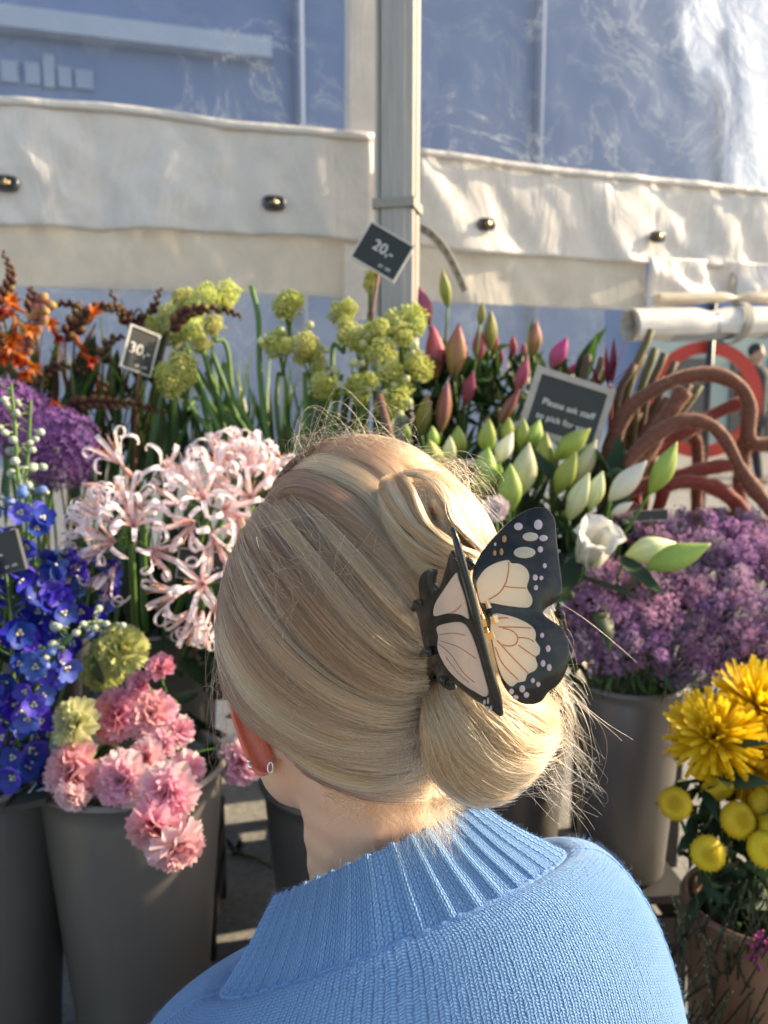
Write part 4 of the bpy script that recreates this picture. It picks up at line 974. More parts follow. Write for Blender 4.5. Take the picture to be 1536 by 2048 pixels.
# thick outer edge of that wing, seen end-on
bar = catmull([P(*Z5(x, y), d) for x, y, d in ((458, 275, .372), (505, 440, .3695), (560, 640, .368), (620, 860, .367), (662, 1050, .3665), (722, 1280, .366), (782, 1490, .366), (820, 1650, .368))], 24)
mb = MB(); v = []; f = []
sd = PLW[1]; 
for i, p in enumerate(bar):
    t = (bar[min(i+1, 23)]-bar[max(i-1, 0)]).normalized(); vw = (p-CAM).normalized(); s = t.cross(vw).normalized(); wd = .0019*min(1, .55+i*.2, .5+(23-i)*.2)
    for a in np.linspace(0, 2*PI, 13)[:-1]: v.append(p + s*(wd*math.copysign(abs(math.cos(a))**.6, math.cos(a))) + vw*(.004*math.copysign(abs(math.sin(a))**.6, math.sin(a))+.003))
for i in range(23):
    for j in range(12): f.append((i*12+j, i*12+(j+1) % 12, i*12+12+(j+1) % 12, i*12+12+j))
f += [tuple(range(11, -1, -1)), tuple(range(23*12, 24*12))]
mb.add(v, f); ob('edge_bar', mb.mesh('edge_bar', ACE), CLIP)
# spring, hinge pin, jaw teeth
ha, hb = P(*Z5(655, 915), .408), P(*Z5(715, 1095), .405); ax_ = (hb-ha); x_ = ax_.orthogonal().normalized(); y_ = ax_.normalized().cross(x_)
mb = MB(); mb.add(*tube([ha + ax_*(i/168) + (x_*math.cos(i*.6)+y_*math.sin(i*.6))*.0022 for i in range(169)], .00035, 5)); ob('spring', mb.mesh('spring', plain('spring_steel', (.55, .45, .32), .25, .9)), CLIP)
GOLD = pearl('clear_amber_plastic', (.75, .55, .25), (.85, .66, .35), .4)
for (x, y, w1, h1, dd) in ((735, 960, .006, .012, .404), (760, 1060, .007, .006, .402), (720, 840, .005, .004, .403)):
    mb = MB(); c = P(*Z5(x, y), dd); mb.add(*box(0, 0, 0, w1, .004, h1), mat4(c, ax_) @ Matrix.Rotation(PI/2, 4, 'X')); ob('hinge_block', mb.mesh('hinge_block', GOLD, False), CLIP)
for pts in (((590, 560, .41), (575, 510, .418), (560, 540, .43), (540, 620, .442)), ((250, 820, .414), (200, 830, .425), (170, 900, .44), (160, 980, .452)), ((300, 1180, .412), (255, 1180, .425), (235, 1230, .44), (240, 1280, .452)), ((400, 1400, .408), (350, 1330, .425), (330, 1350, .44), (335, 1400, .452)), ((1240, 900, .41), (1270, 1000, .43), (1240, 1080, .45), (1200, 1120, .46))):
    mb = MB(); mb.add(*tube(catmull([P(*Z5(x, y), d) for x, y, d in pts], 12), list(np.linspace(.0026, .0012, 12)), 8)); ob('tooth', mb.mesh('tooth', ACE), CLIP)
# ------------------------------------------------------------------ flower buckets
def bucket_mat():
    m, t, b, o = new_mat('taupe_zinc'); co = tc(t); n = noise_(t, 6, 5, co); n2 = noise_(t, 120, 4, co)
    c = mixc(t, n, (.15, .141, .134), (.21, .197, .186)); c = mixc(t, ramp(t, n2, [(.6, 0), (.8, .4)]), c, (.2, .18, .16))
    t.links.new(c, b.inputs['Base Color']); b.inputs['Metallic'].default_value = .45; b.inputs['Roughness'].default_value = .40; bump(t, b, n2, .08, .002); return m
BKM = bucket_mat(); WATER = plain('dark_water', (.01, .012, .01), .05)
def bucket(px, py, d, r, h, label, rb=.72, m=None, crate_label=None):
    c = P(px, py, d); rim = c.z; base = max(0.0, rim-h)
    if base < .03: base = 0.0; h = rim
    h = rim-base; o = thing('flower_bucket', label, 'bucket', (c.x, c.y, base), 'flower buckets of the stall')
    r0 = r*rb; th = .003
    pr = [(0, .003), (r0*.92, .003), (r0, .008), (lerp(r0, r, .93), h*.93), (r, h-.006), (r+.004, h-.004), (r+.0045, h), (r+.001, h+.002), (r-th, h-.001), (lerp(r0, r, .6)-th, h*.6), (r0-th, .012), (0, .012)]
    mb = MB(); mb.add(*lathe(pr, 48)); M = Matrix.Translation((c.x, c.y, base)); ob('shell', mb.mesh('bucket_shell', m or BKM), o, M)
    mb = MB(); mb.add(*lathe([(0, h*.5), (lerp(r0, r, .5)-th*1.5, h*.5)], 32)); ob('water', mb.mesh('water', WATER), o, M)
    mb = MB(); mb.add(*tube([(math.cos(a)*(r+.003), math.sin(a)*(r+.003), h-.004) for a in np.linspace(0, 2*PI, 49)], .0035, 8, False)); ob('rim', mb.mesh('rim', m or BKM), o, M)
    if base > 0:
        cr = thing('crate', crate_label, 'crate', (c.x, c.y, 0), 'black crates raising the buckets'); s = r0*2+.03
        cm = MAT['crate']; MC_ = Matrix.Translation((c.x, c.y, 0)) @ Matrix.Rotation(.1, 4, 'Z')
        mb = MB(); mb.add(*box(0, 0, base-.008, s, s, .014)); ob('top_board', mb.mesh('top_board', cm, False), cr, MC_)
        for k in range(4):
            Rk = MC_ @ Matrix.Rotation(k*PI/2, 4, 'Z'); mb = MB(); mb.add(*box(s/2-.012, s/2-.012, (base-.016)/2, .022, .022, base-.016)); ob('post', mb.mesh('post', cm, False), cr, Rk)
            for z in (.25, .6):
                mb = MB(); mb.add(*box(0, s/2-.006, base*z+.02, s-.05, .010, base*.22)); ob('slat', mb.mesh('slat', cm, False), cr, Rk)
    return Vector((c.x, c.y, rim)), base
MAT['crate'] = plain('black_crate_wood', (.02, .018, .017), .6, 0, .3, 30)
BK = {}
BK['delph'] = bucket(-62, 1528, 1.06, .125, 9, 'taupe bucket of blue delphiniums cut by the edge of the picture')
BK['carn'] = bucket(265, 1522, 1.09, .126, 9, 'large taupe bucket of pink carnations', .66)
BK['mid'] = bucket(688, 1545, 1.26, .132, 9, 'dark taupe bucket between the carnations and her neck')
BK['stat'] = bucket(1258, 1352, 1.28, .090, .34, 'taupe bucket full of purple statice', .78, None, 'black crate under the purple statice bucket')
BK['wlily'] = bucket(1030, 1380, 1.42, .105, .36, 'taupe bucket of white lilies hidden behind the blonde hair', .75, None, 'black crate under the white lily bucket')
BK['ner'] = bucket(312, 1238, 1.40, .115, .40, 'taupe bucket of pale pink nerines behind the carnations', .75, None, 'black crate under the nerine bucket')
BK['all'] = bucket(40, 1260, 1.42, .11, .38, 'taupe bucket of purple alliums behind the delphiniums', .75, None, 'black crate under the allium bucket')
BK['croc'] = bucket(120, 1120, 1.72, .11, .40, 'taupe bucket of crocosmia against the tent window', .75, None, 'black crate under the crocosmia bucket')
BK['green'] = bucket(640, 1110, 1.70, .115, .40, 'taupe bucket of lime green flower heads', .75, None, 'black crate under the lime green flower bucket')
BK['plily'] = bucket(930, 1080, 1.68, .12, .40, 'taupe bucket of pink lilies before the tent post', .75, None, 'black crate under the pink lily bucket')
BK['bran'] = bucket(1270, 1085, 1.66, .10, .40, 'taupe bucket of rust red branches', .75, None, 'black crate under the rust red branches')
POTM = plain('brown_pot', (.19, .10, .06), .5, 0, .2, 20)
BK['mum'] = bucket(1508, 1800, 1.03, .085, 9, 'brown pot of yellow chrysanthemums', .75, POTM)
BK['heat'] = bucket(1400, 2120, .96, .07, 9, 'small pot with dark feathery foliage low in the corner', .8, POTM)
def inb(key, k=.6, up=-.10):
    c, base = BK[key]; a = rng.random()*6.28; r = .055*math.sqrt(rng.random())*k/.6
    return Vector((c.x+r*math.cos(a), c.y+r*math.sin(a), max(base+.05, c.z-.22)))
def stem_pts(head, foot, bend=None, n=14):
    mid = head.lerp(foot, .5) + (bend or Vector((0, 0, 0))); q = Vector((foot.x*.75+head.x*.25, foot.y*.75+head.y*.25, lerp(foot.z, head.z, .35)))
    return catmull([foot, q + (bend or Vector())*.5, mid + Vector((0, 0, .02)), head], n)
def add_stem(th, pts, r0, r1, m, name='stem', n=8):
    mb = MB(); mb.add(*tube(pts, list(np.linspace(r0, r1, len(pts))), n)); return ob(name, mb.mesh(name, m), th)
# leaves (shared sheets)
def leaf_mesh(L, W, bend, name, m, tipp=1.0, fold=.25):
    w_ = lambda t: W*max(.03, math.sin(PI*min(1, t**.75*.97+.03))**.9); mb = MB(); mb.add(*sheet(L, w_, lambda t: bend*t*t, 9, 4, fold)); return mb.mesh(name, m)
LEAF = [leaf_mesh(1, .10, b, 'lance_leaf', MAT['leaf']) for b in (.5, 1.1, 1.7)]; LEAFD = [leaf_mesh(1, .16, b, 'broad_leaf', MAT['leaf_dark']) for b in (.4, 1.0, 1.6)]
BLADE = [leaf_mesh(1, .035, b, 'blade_leaf', MAT['leaf']) for b in (.15, .5, 1.0)]
def put_leaf(parent, p, d, L, meshes=LEAF, spin=None):
    return ob('leaf', random.choice(meshes), parent, mat4(p, d, L, random.random()*6.28 if spin is None else spin))
def rdir(zmin=-.2, zmax=1):
    a = random.random()*2*PI; z = random.uniform(zmin, zmax); q = math.sqrt(max(0, 1-z*z)); return Vector((q*math.cos(a), q*math.sin(a), z))
# ---------------------------------------------------------------- lilies
def bud_mesh(name, mats, R=.14, open_=0.0, n=30):
    v = []; f = []; ring = 16; rd = []; sd = random.random()*9
    for i in range(ring+1):
        t = i/ring; r = R*(math.sin(PI*(t**.82)*.985+.03)**.8)*(.55+.75*t*(1-t)*1.9+.12*t)
        for j in range(n):
            a = 2*PI*j/n; rid = .5+.5*math.cos(3*a); gr = 1-.10*max(0, 1-rid*9)*math.sin(PI*min(1, t+.15)); k = (1+.10*(rid-.5))*gr*(1+.05*noise.noise(Vector((math.cos(a)*1.5, math.sin(a)*1.5, t*3+sd))))
            bx = .05*math.sin(t*2.4+sd)*t; v.append((r*k*math.cos(a)+bx*R*2, r*k*math.sin(a), t)); rd.append(max(rid**4, .9*max(0, 1-rid*7)))
    for i in range(ring):
        for j in range(n): f.append((i*n+j, i*n+(j+1) % n, (i+1)*n+(j+1) % n, (i+1)*n+j))
    f.append(tuple(range(n-1, -1, -1))); f.append(tuple(ring*n+j for j in range(n)))
    mb = MB(); mb.add(v, f); me = mb.mesh(name, mats); at = me.attributes.new('ridge', 'FLOAT', 'POINT'); at.data.foreach_set('value', rd); return me
WB_G = petal('green_lily_bud', [(0, (.20, .30, .06)), (.5, (.36, .46, .11)), (1, (.42, .50, .14))], trans=.22, rough=.5, objvar=.22, var=.22, nscale=45, ridge=(.45, (.30, .42, .08)), spec=.4)
WB_C = petal('cream_lily_bud', [(0, (.40, .46, .18)), (.4, (.66, .68, .42)), (1, (.78, .76, .58))], trans=.25, rough=.5, objvar=.22, var=.22, nscale=45, ridge=(.5, (.48, .55, .22)), spec=.4)
WB_W = petal('white_lily_petal', [(0, (.62, .66, .42)), (.35, (.80, .79, .70)), (1, (.84, .82, .76))], trans=.3, rough=.42)
PB_P = petal('pink_lily_bud', [(0, (.25, .22, .06)), (.35, (.46, .13, .17)), (1, (.50, .09, .19))], trans=.22, rough=.5, objvar=.22, var=.22, nscale=45, ridge=(.7, (.42, .06, .13)), spec=.4)
PB_M = petal('mixed_lily_bud', [(0, (.22, .28, .06)), (.5, (.38, .24, .11)), (1, (.42, .15, .15))], trans=.22, rough=.5, objvar=.22, var=.22, nscale=45, ridge=(.8, (.42, .10, .13)), spec=.4)
PB_G = petal('green_pink_lily_bud', [(0, (.18, .26, .05)), (.6, (.30, .36, .08)), (1, (.36, .32, .12))], trans=.22, rough=.5, objvar=.22, var=.22, nscale=45, ridge=(.4, (.36, .16, .10)), spec=.4)
PB_X = petal('magenta_lily_bud', [(0, (.45, .2, .2)), (.5, (.58, .10, .28)), (1, (.60, .07, .28))], trans=.25, rough=.4, spec=.4)
BUD = {k: [bud_mesh('lily_bud', m, R*q) for q in (.85, .97, 1.08)] for k, m, R in (('g', WB_G, .255), ('s', WB_G, .19), ('c', WB_C, .235), ('w', WB_W, .215), ('P', PB_P, .175), ('M', PB_M, .18), ('G', PB_G, .18), ('X', PB_X, .22))}
def lily(label, buds, d, key, z4=True, group=None, nleaf=9, cat='lily', stemm='stem'):
    """buds: (kind, tip x, tip y, base x, base y, depth offset)"""
    foot = inb(key); th = thing('lily', label, cat, foot, group)
    pts3 = []
    for b in buds:
        k, tx, ty, bx, by = b[:5]; dd = d + (b[5] if len(b) > 5 else 0)
        if z4: tx, ty, bx, by = 800+tx*.3028, 540+ty*.3027, 800+bx*.3028, 540+by*.3027
        tip = P(tx, ty, dd - .012 + random.uniform(-.02, .01)); bs = P(bx, by, dd); v = tip-bs; tip = tip+v*.08; bs = bs-v*.08; v = tip-bs; L = v.length
        ob('bud', random.choice(BUD[k]), th, mat4(bs, v, L, random.random()*6.28)); pts3.append((bs, v.normalized()))
    cen = sum((p for p, _ in pts3), Vector())/len(pts3); node = Vector((cen.x, cen.y+.015, min(p.z for p, _ in pts3)-.035)); node = node.lerp(foot, .06)
    sp = stem_pts(node, foot); add_stem(th, sp, .0055, .004, MAT[stemm])
    for p, dv in pts3: add_stem(th, catmull([node, node.lerp(p, .6)-dv*.008, p+dv*.004], 7), .0032, .0026, MAT[stemm], 'pedicel', 6)
    for i in range(nleaf):
        k = random.randint(5, 13); put_leaf(th, sp[k], (rdir(.1, .9)+Vector((0, -.35, .2))), random.uniform(.07, .13), LEAF)
    return th
lily('tallest pink lily stem, its green top bud reaching above the rest', [('G', 285, 10, 315, 240), ('P', 130, 125, 190, 350), ('P', 215, 380, 240, 700)], 1.56, 'plily')
lily('pink lily stem with a broad salmon bud beside the lime green flower heads', [('M', 385, 375, 355, 700), ('P', 480, 680, 430, 890), ('G', 545, 220, 530, 360)], 1.54, 'plily')
lily('pink lily stem with a slender green bud in the middle of the bunch', [('P', 525, 390, 520, 600), ('G', 600, 280, 590, 520), ('P', 640, 430, 620, 560, .05)], 1.58, 'plily')
lily('pink lily stem with magenta buds peeping over the request sign', [('M', 905, 350, 880, 560), ('X', 1095, 455, 1000, 640), ('X', 1185, 615, 1100, 690, .04)], 1.56, 'plily')
lily('pink lily stem leaning on the frame of the request sign', [('P', 840, 580, 770, 800), ('M', 780, 800, 660, 1010), ('P', 820, 480, 810, 570, .06)], 1.44, 'plily')
lily('low pink lily stem with green buds flushed red beside the lime heads', [('M', 310, 755, 270, 1060), ('G', 175, 830, 140, 1080)], 1.46, 'plily')
lily('short dark red lily bud deep between the pink lilies', [('P', 745, 440, 745, 570), ('P', 670, 520, 660, 640, .05)], 1.62, 'plily')
lily('white lily stem of plump green buds above the butterfly clip', [('g', 585, 1000, 575, 1200), ('g', 575, 1190, 535, 1480), ('g', 660, 1290, 620, 1450, .03), ('g', 480, 1290, 470, 1430, .04)], 1.30, 'wlily')
lily('white lily stem with a long cream bud over one hanging green bud', [('c', 850, 1165, 780, 1490), ('g', 730, 1300, 720, 1590, -.04), ('w', 740, 1085, 650, 1270, .04)], 1.28, 'wlily')
lily('white lily stem of green buds just below the request sign', [('g', 720, 985, 700, 1140), ('g', 815, 990, 800, 1170), ('g', 920, 1000, 860, 1170), ('g', 960, 1090, 950, 1330, -.02)], 1.36, 'wlily')
lily('white lily stem with blunt cream buds reaching to the sign corner', [('g', 1240, 1060, 1030, 1240), ('c', 1290, 1140, 1140, 1420), ('g', 1150, 1220, 1040, 1470, -.03)], 1.32, 'wlily')
lily('white lily stem of drooping cream buds above the open white flower', [('c', 1240, 1360, 1120, 1640), ('c', 1330, 1345, 1255, 1570)], 1.27, 'wlily')
lily('white lily stem of small green buds above her crown', [('g', 215, 1040, 220, 1180), ('g', 190, 1140, 235, 1360, -.03), ('c', 330, 1110, 320, 1300), ('g', 380, 1040, 390, 1230, .03)], 1.34, 'wlily')
lily('white lily bud half hidden behind the tilted black card over her crown', [('g', 40, 1020, 50, 1120), ('c', -60, 1110, -20, 1220, .03)], 1.38, 'wlily')
def z1(x, y): return (1200+x*.2637, 560+y*.2637)
def lz(label, buds, d, key, **k): return lily(label, [(b[0], *z1(b[1], b[2]), *z1(b[3], b[4]), *b[5:]) for b in buds], d, key, False, **k)
lz('white lily stem with a silvery white bud and a lime bud before the red branches', [('w', 335, 1390, 85, 1660), ('s', 575, 1255, 385, 1605), ('w', 240, 1690, 90, 1775)], 1.24, 'wlily')
lily('white lily stem whose pointed green bud lies across the purple statice', [('s', 1412, 1090, 1300, 1135), ('c', 1345, 1088, 1255, 1112, .03)], 1.14, 'wlily', False)
# open white lily
th = thing('lily', 'open white lily flower beside the butterfly wing', 'lily', inb('wlily'))
c = P(1175, 1122, 1.16); ax = (P(1215, 1030, 1.08)-c).normalized(); L = .078
for k in range(6):
    inner = k % 2; w_ = lambda t: .025*(.35+.65*math.sin(PI*min(1, .2+t*.62)))*(1 if t < .8 else max(.08, 1-((t-.8)/.2)**1.5)); mb = MB(); mb.add(*sheet(L*(1 if inner else 1.04), w_, lambda t: .34-.5*t+7.5*max(0, t-.62)**1.15, 16, 6, -.32, .003, 2)); 
    mb.v = [(x, y+.006, z) for x, y, z in mb.v]
    ob('petal', mb.mesh('lily_petal', WB_W), th, mat4(c, ax, 1.0 if inner else 1.03, k*PI/3+.2))
sp = stem_pts(c, th.location.copy()); add_stem(th, sp, .005, .003, MAT['stem'])
for k in (8, 9, 10, 11, 12): put_leaf(th, sp[k], rdir(0, .7)+Vector((.2, -.5, 0)), .10)
for q in ((1165, 1150, 1270, 1180), (1240, 1110, 1310, 1190), (1180, 1180, 1230, 1260), (1150, 1110, 1120, 1240)): put_leaf(th, P(q[0], q[1], 1.17), P(q[2], q[3], 1.1)-P(q[0], q[1], 1.17), .11, LEAFD, random.choice((0, 3)))
# pale pink lisianthus
LP = petal('pale_pink_petal', [(0, (.75, .62, .6)), (1, (.86, .74, .74))], trans=.35)
def rosette(th, c, ax, R, m, name='petal', layers=((5, .25, .6), (6, .55, .85), (6, .95, 1.0)), W=.55):
    for (n_, tilt, s) in layers:
        w_ = lambda t: R*s*W*math.sin(PI*min(1, .12+t*.68))**.8; mb = MB(); mb.add(*sheet(R*s, w_, lambda t: tilt+.35-.9*t*(1-t)*2+.4*t, 8, 6, -.3, R*.06, 2.5)); me = mb.mesh(name, m)
        for k in range(n_): ob(name, me, th, mat4(c, ax, 1, k*2*PI/n_+tilt*7+random.uniform(-.2, .2)))
th = thing('lisianthus', 'small pale pink flower between the lily buds and the butterfly wing', 'flower', inb('wlily')); c = P(992, 1022, 1.2)
rosette(th, c, Vector((-.3, -.8, .5)), .024, LP); add_stem(th, stem_pts(c, th.location.copy()), .0025, .002, MAT['stem'])
# ---------------------------------------------------------------- nerines
NP_ = petal('nerine_petal', [(0, (.84, .62, .68)), (.3, (.88, .75, .80)), (1, (.91, .84, .88))], trans=.38, rough=.4, objvar=.07, spec=.4)
NPd = petal('nerine_petal_rose', [(0, (.82, .54, .62)), (.5, (.86, .68, .75)), (1, (.90, .79, .84))], trans=.38, rough=.4, objvar=.07, spec=.4)
NST = petal('nerine_stamen', [(0, (.80, .45, .40)), (.85, (.80, .40, .32)), (1, (.45, .2, .1))], trans=.1)
def tepal(curl, W, L, m, ph):
    W *= .70; mb = MB(); mb.add(*sheet(L, lambda t: W*(.35+.65*math.sin(PI*min(1, .15+t*.75))**.8)*(1 if t < .9 else .55), lambda t: .42+.25*t+curl*max(0, t-.52)**1.15, 24, 4, -.25, .0014, 3, ph=ph)); return mb.mesh('tepal', m)
TEP = [tepal(c_, w_, l_, m_, i*1.7) for i, (c_, w_, l_, m_) in enumerate(((8.0, .0052, .086, NP_), (12.0, .0050, .094, NP_), (15., .0052, .098, NP_), (6.0, .0054, .080, NPd), (13., .0048, .090, NPd)))]
mb = MB()
for k in range(6):
    a = k*PI/3+.3; q = [(0, 0, 0), (.006*math.cos(a), .006*math.sin(a), .02), (.013*math.cos(a), .013*math.sin(a)-.004, .042), (.017*math.cos(a), .017*math.sin(a)-.002, .052)]
    mb.add(*tube(catmull(q, 7), .0007, 5)); mb.add(*OCT, Matrix.Translation(q[-1]) @ Matrix.Diagonal((.0022, .0012, .0012, 1)))
STAM = mb.mesh('stamens', NST)
NBUD = bud_mesh('nerine_bud', petal('nerine_bud', [(0, (.45, .42, .2)), (.3, (.80, .42, .40)), (1, (.84, .50, .48))], trans=.25), .11)
def floret(th, c, ax, s=1.0, spin=None):
    fl = ob('floret', STAM, th, mat4(c, ax, s, random.random()*6)); sp0 = random.random()*6 if spin is None else spin
    for k in range(6): ob('tepal', random.choice(TEP), fl, mat4(c + ax*.002, ax, s*random.uniform(.92, 1.08), sp0+k*PI/3+random.uniform(-.16, .16)))
def nerine(label, px, py, d, axes, foot_px=None, s=1.0, buds=0, stalk=.04, key='ner'):
    c = P(px, py, d); foot = inb(key); th = thing('nerine', label, 'nerine', foot)
    sp = stem_pts(c, foot, Vector((-.01, -.02, 0))); add_stem(th, sp, .0062, .005, MAT['stem'], n=10)
    for a in axes:
        a = Vector(a).normalized(); e = c + a*stalk + Vector((0, 0, .006)); add_stem(th, catmull([c, c.lerp(e, .5)+Vector((0, 0, .006)), e], 7), .0017, .0020, MAT['stem'], 'pedicel', 6); floret(th, e, (a+Vector((0, 0, .1))).normalized(), s)
    for k in range(buds):
        a = rdir(-.1, .8); a.y -= .3; a.normalize(); e = c + a*stalk; add_stem(th, [c, e], .0013, .0013, MAT['stem'], 'pedicel', 6); ob('bud', NBUD, th, mat4(e, a, .04))
    return th
nerine('left-hand nerine head whose curled pale petals hang over the blue delphiniums', 262, 1085, 1.13, [(-1, -.4, .25), (-.85, -.5, -.35), (-.5, -.7, .7), (-.95, .1, .7), (-.2, -1, .1), (.35, -.8, .5), (.6, -.5, -.2), (-.5, -.5, -1.0), (.1, -.4, 1)])
nerine('tall nerine with one wide open starry flower at the top', 288, 985, 1.20, [(-.35, -.75, .75), (.5, -.5, .3), (.1, -.9, -.2)], buds=2, stalk=.055)
nerine('dense pale pink nerine head in the middle of the bunch', 415, 1030, 1.17, [(-.7, -.6, .3), (-.2, -.9, -.2), (.1, -.9, .5), (.6, -.7, .1), (-.4, -.4, .9), (.3, -.3, 1), (.3, -.7, -.7)], s=1.08)
nerine('pale pink nerine head half hidden behind her hair', 505, 1010, 1.22, [(-.5, -.7, .4), (.1, -.9, .2), (.6, -.6, .5), (0, -.4, 1), (-.5, -.3, .85), (.7, -.6, -.2), (-.2, -.9, -.4), (.5, -.1, .9)])
nerine('nerine head with tall curled petals before the green stems', 470, 985, 1.26, [(-.1, -.4, 1), (.35, -.3, 1), (-.4, -.5, .8), (.7, -.4, .6)], s=1.1)
nerine('lower nerine head hanging below the dark price card', 415, 1175, 1.14, [(-.6, -.7, -.1), (-.2, -.8, -.6), (.4, -.8, -.4), (.1, -1, .2), (.7, -.5, .1), (-.1, -.5, -1)])
for k in range(10): # strap leaves of the nerines
    pass
# ---------------------------------------------------------------- carnations
def carn_petal(L, W, name, m, seed):
    r = np.random.default_rng(seed); v = []; f = []; n, q = 9, 12; ph = r.random()*6
    for i in range(n+1):
        t = i/n; wd = W*(.14+.86*t**.8); arc = 1-.28
        for j in range(q+1):
            s = j/q*2-1; l = L*t*(1-.20*s*s*t) + (L*.04*math.sin(j*2.9+ph) + (L*.022*(-1)**j) if i == n else 0)
            y = L*(.28*t*t) + L*.15*t*t*math.sin(s*5.5+ph) + L*.05*t**3*math.sin(s*12+ph*2) - .10*L*t*s*s
            v.append((wd*s, y, l))
    for i in range(n):
        for j in range(q): a = i*(q+1)+j; f.append((a, a+1, a+q+2, a+q+1))
    mb = MB(); mb.add(v, f); return mb.mesh(name, m)
def carn_mat(name, base, mid, edge): return petal(name, [(0, base), (.55, mid), (.9, mid), (1, edge)], trans=.4, rough=.6, objvar=.10, var=.1, nscale=60)
CM = {'pink': carn_mat('pink_carnation', (.66, .17, .30), (.86, .48, .60), (.90, .72, .78)), 'rose': carn_mat('rose_carnation', (.62, .12, .24), (.82, .36, .48), (.88, .62, .69)),
      'salmon': carn_mat('salmon_carnation', (.66, .24, .28), (.84, .48, .52), (.88, .68, .68)), 'pale': carn_mat('pale_carnation', (.74, .42, .48), (.86, .64, .67), (.90, .77, .78)),
      'green': carn_mat('lime_white_carnation', (.38, .42, .10), (.62, .64, .27), (.72, .73, .40)), 'cream': carn_mat('cream_carnation', (.50, .52, .18), (.72, .72, .42), (.80, .79, .55))}
CP = {k: [carn_petal(1, .58, 'carnation_petal', m, i) for i in range(3)] for k, m in CM.items()}
CAL = MB(); CAL.add(*lathe([(.10, -1.0), (.17, -.8), (.19, -.4), (.17, -.02), (.10, 0)], 10)); CALM = CAL.mesh('calyx', MAT['stem'])
def carnation(label, px, py, d, dia, kind, ax, key='carn', layers=((5, .08, .80), (5, .34, .92), (6, .66, 1.0), (6, 1.02, 1.05), (6, 1.38, 1.08)), guard=None):
    R = dia*.5/pxm(d)*.86; c0 = P(px, py, d); ax = Vector(ax).normalized(); c = c0 - ax*R*.62; foot = inb(key)
    th = thing('carnation', label, 'carnation', foot)
    for li, (n_, tilt, s) in enumerate(layers):
        for k in range(n_):
            M = mat4(c, ax, 1, k*2*PI/n_+li*.9+random.uniform(-.25, .25)) @ Matrix.Rotation(-(tilt+random.uniform(-.14, .14)), 4, 'X') @ Matrix.Diagonal((R*s, R*s, R*s*random.uniform(.95, 1.08), 1))
            ob('petal', random.choice(CP[guard if guard and li > 2 else kind]), th, M)
    ob('calyx', CALM, th, mat4(c + ax*R*.05, ax, R*1.05))
    b0 = c - ax*R*.9; mid = b0 - ax*.06 + Vector((0, .02, -.01)); add_stem(th, catmull([foot, foot.lerp(mid, .65)+Vector((0, .02, .03)), mid, b0], 12), .0026, .002, MAT['stem'], n=6)
BUDL = ((4, .05, .85), (5, .22, .95), (6, .42, 1.0), (5, .75, .95))
carnation('small round pink carnation at the top of the pink carnations', 322, 1330, 1.06, 78, 'rose', (.2, -.6, .75), layers=BUDL, guard='pink')
carnation('small pink carnation tucked below the topmost one', 275, 1366, 1.05, 76, 'rose', (-.3, -.7, .6), layers=BUDL, guard='pink')
carnation('deep rose carnation behind the cream one, turned to the left', 215, 1425, 1.04, 118, 'rose', (-.35, -.7, .5), guard='pink')
carnation('salmon pink carnation right of the deep rose one', 298, 1425, 1.045, 110, 'salmon', (.15, -.8, .55), guard='pink')
carnation('pale pink carnation leaning towards her hair', 362, 1462, 1.06, 84, 'pink', (.6, -.7, .4), layers=BUDL, guard='pale')
carnation('pale pink half open carnation in the middle of the bunch', 318, 1492, 1.02, 92, 'pink', (0, -.85, .5), layers=BUDL, guard='pale')
carnation('wide salmon carnation low beside the delphiniums', 122, 1540, .97, 132, 'salmon', (-.4, -.75, .4))
carnation('pink carnation facing forward above the bucket rim', 232, 1566, .965, 126, 'pink', (-.1, -.9, .3), guard='pale')
carnation('large pink carnation over the right of the bucket rim', 330, 1592, .945, 132, 'pink', (.05, -.95, .15), guard='pale')
carnation('pink carnation behind the large one, by the rim', 380, 1545, 1.03, 88, 'pink', (.6, -.7, .2), guard='pale')
carnation('salmon carnation between the pink heads, half covered', 285, 1520, 1.0, 84, 'salmon', (-.2, -.9, .2), guard='pale')
carnation('salmon pink carnation hanging down over the bucket', 296, 1675, .925, 124, 'salmon', (-.2, -.9, -.3), guard='pink')
carnation('lowest pale carnation drooping sideways off the bucket', 365, 1715, .915, 122, 'salmon', (.55, -.6, -.5), guard='pale')
carnation('small pale carnation peeping out under the black price card', 136, 1606, .95, 74, 'pale', (-.1, -.8, -.4))
carnation('cream green carnation with a loose petal above the pink ones', 128, 1448, .99, 116, 'cream', (-.5, -.75, .35))
carnation('lime green carnation behind the delphinium buds', 236, 1290, 1.10, 118, 'green', (.2, -.75, .6))
carnation('dim lime green carnation below the other lime one', 195, 1345, 1.12, 92, 'green', (-.1, -.9, .2))
carnation('pink carnation showing beside her ear', 484, 1532, 1.10, 104, 'pink', (.2, -.85, .1), 'mid', guard='pale')
carnation('pink carnation hidden behind her cheek and ear', 520, 1480, 1.16, 90, 'pale', (.1, -.9, .4), 'mid')
for i in range(30):
    px, py, d = random.uniform(90, 420), random.uniform(1440, 1600), random.uniform(1.05, 1.16)
    if i == 0: filler = thing('leafy_stem', 'dark narrow foliage between the carnation stems', 'foliage', inb('carn'))
    put_leaf(filler, P(px, py, d), rdir(-.2, .9)+Vector((0, -.3, 0)), random.uniform(.05, .09), BLADE+LEAFD)
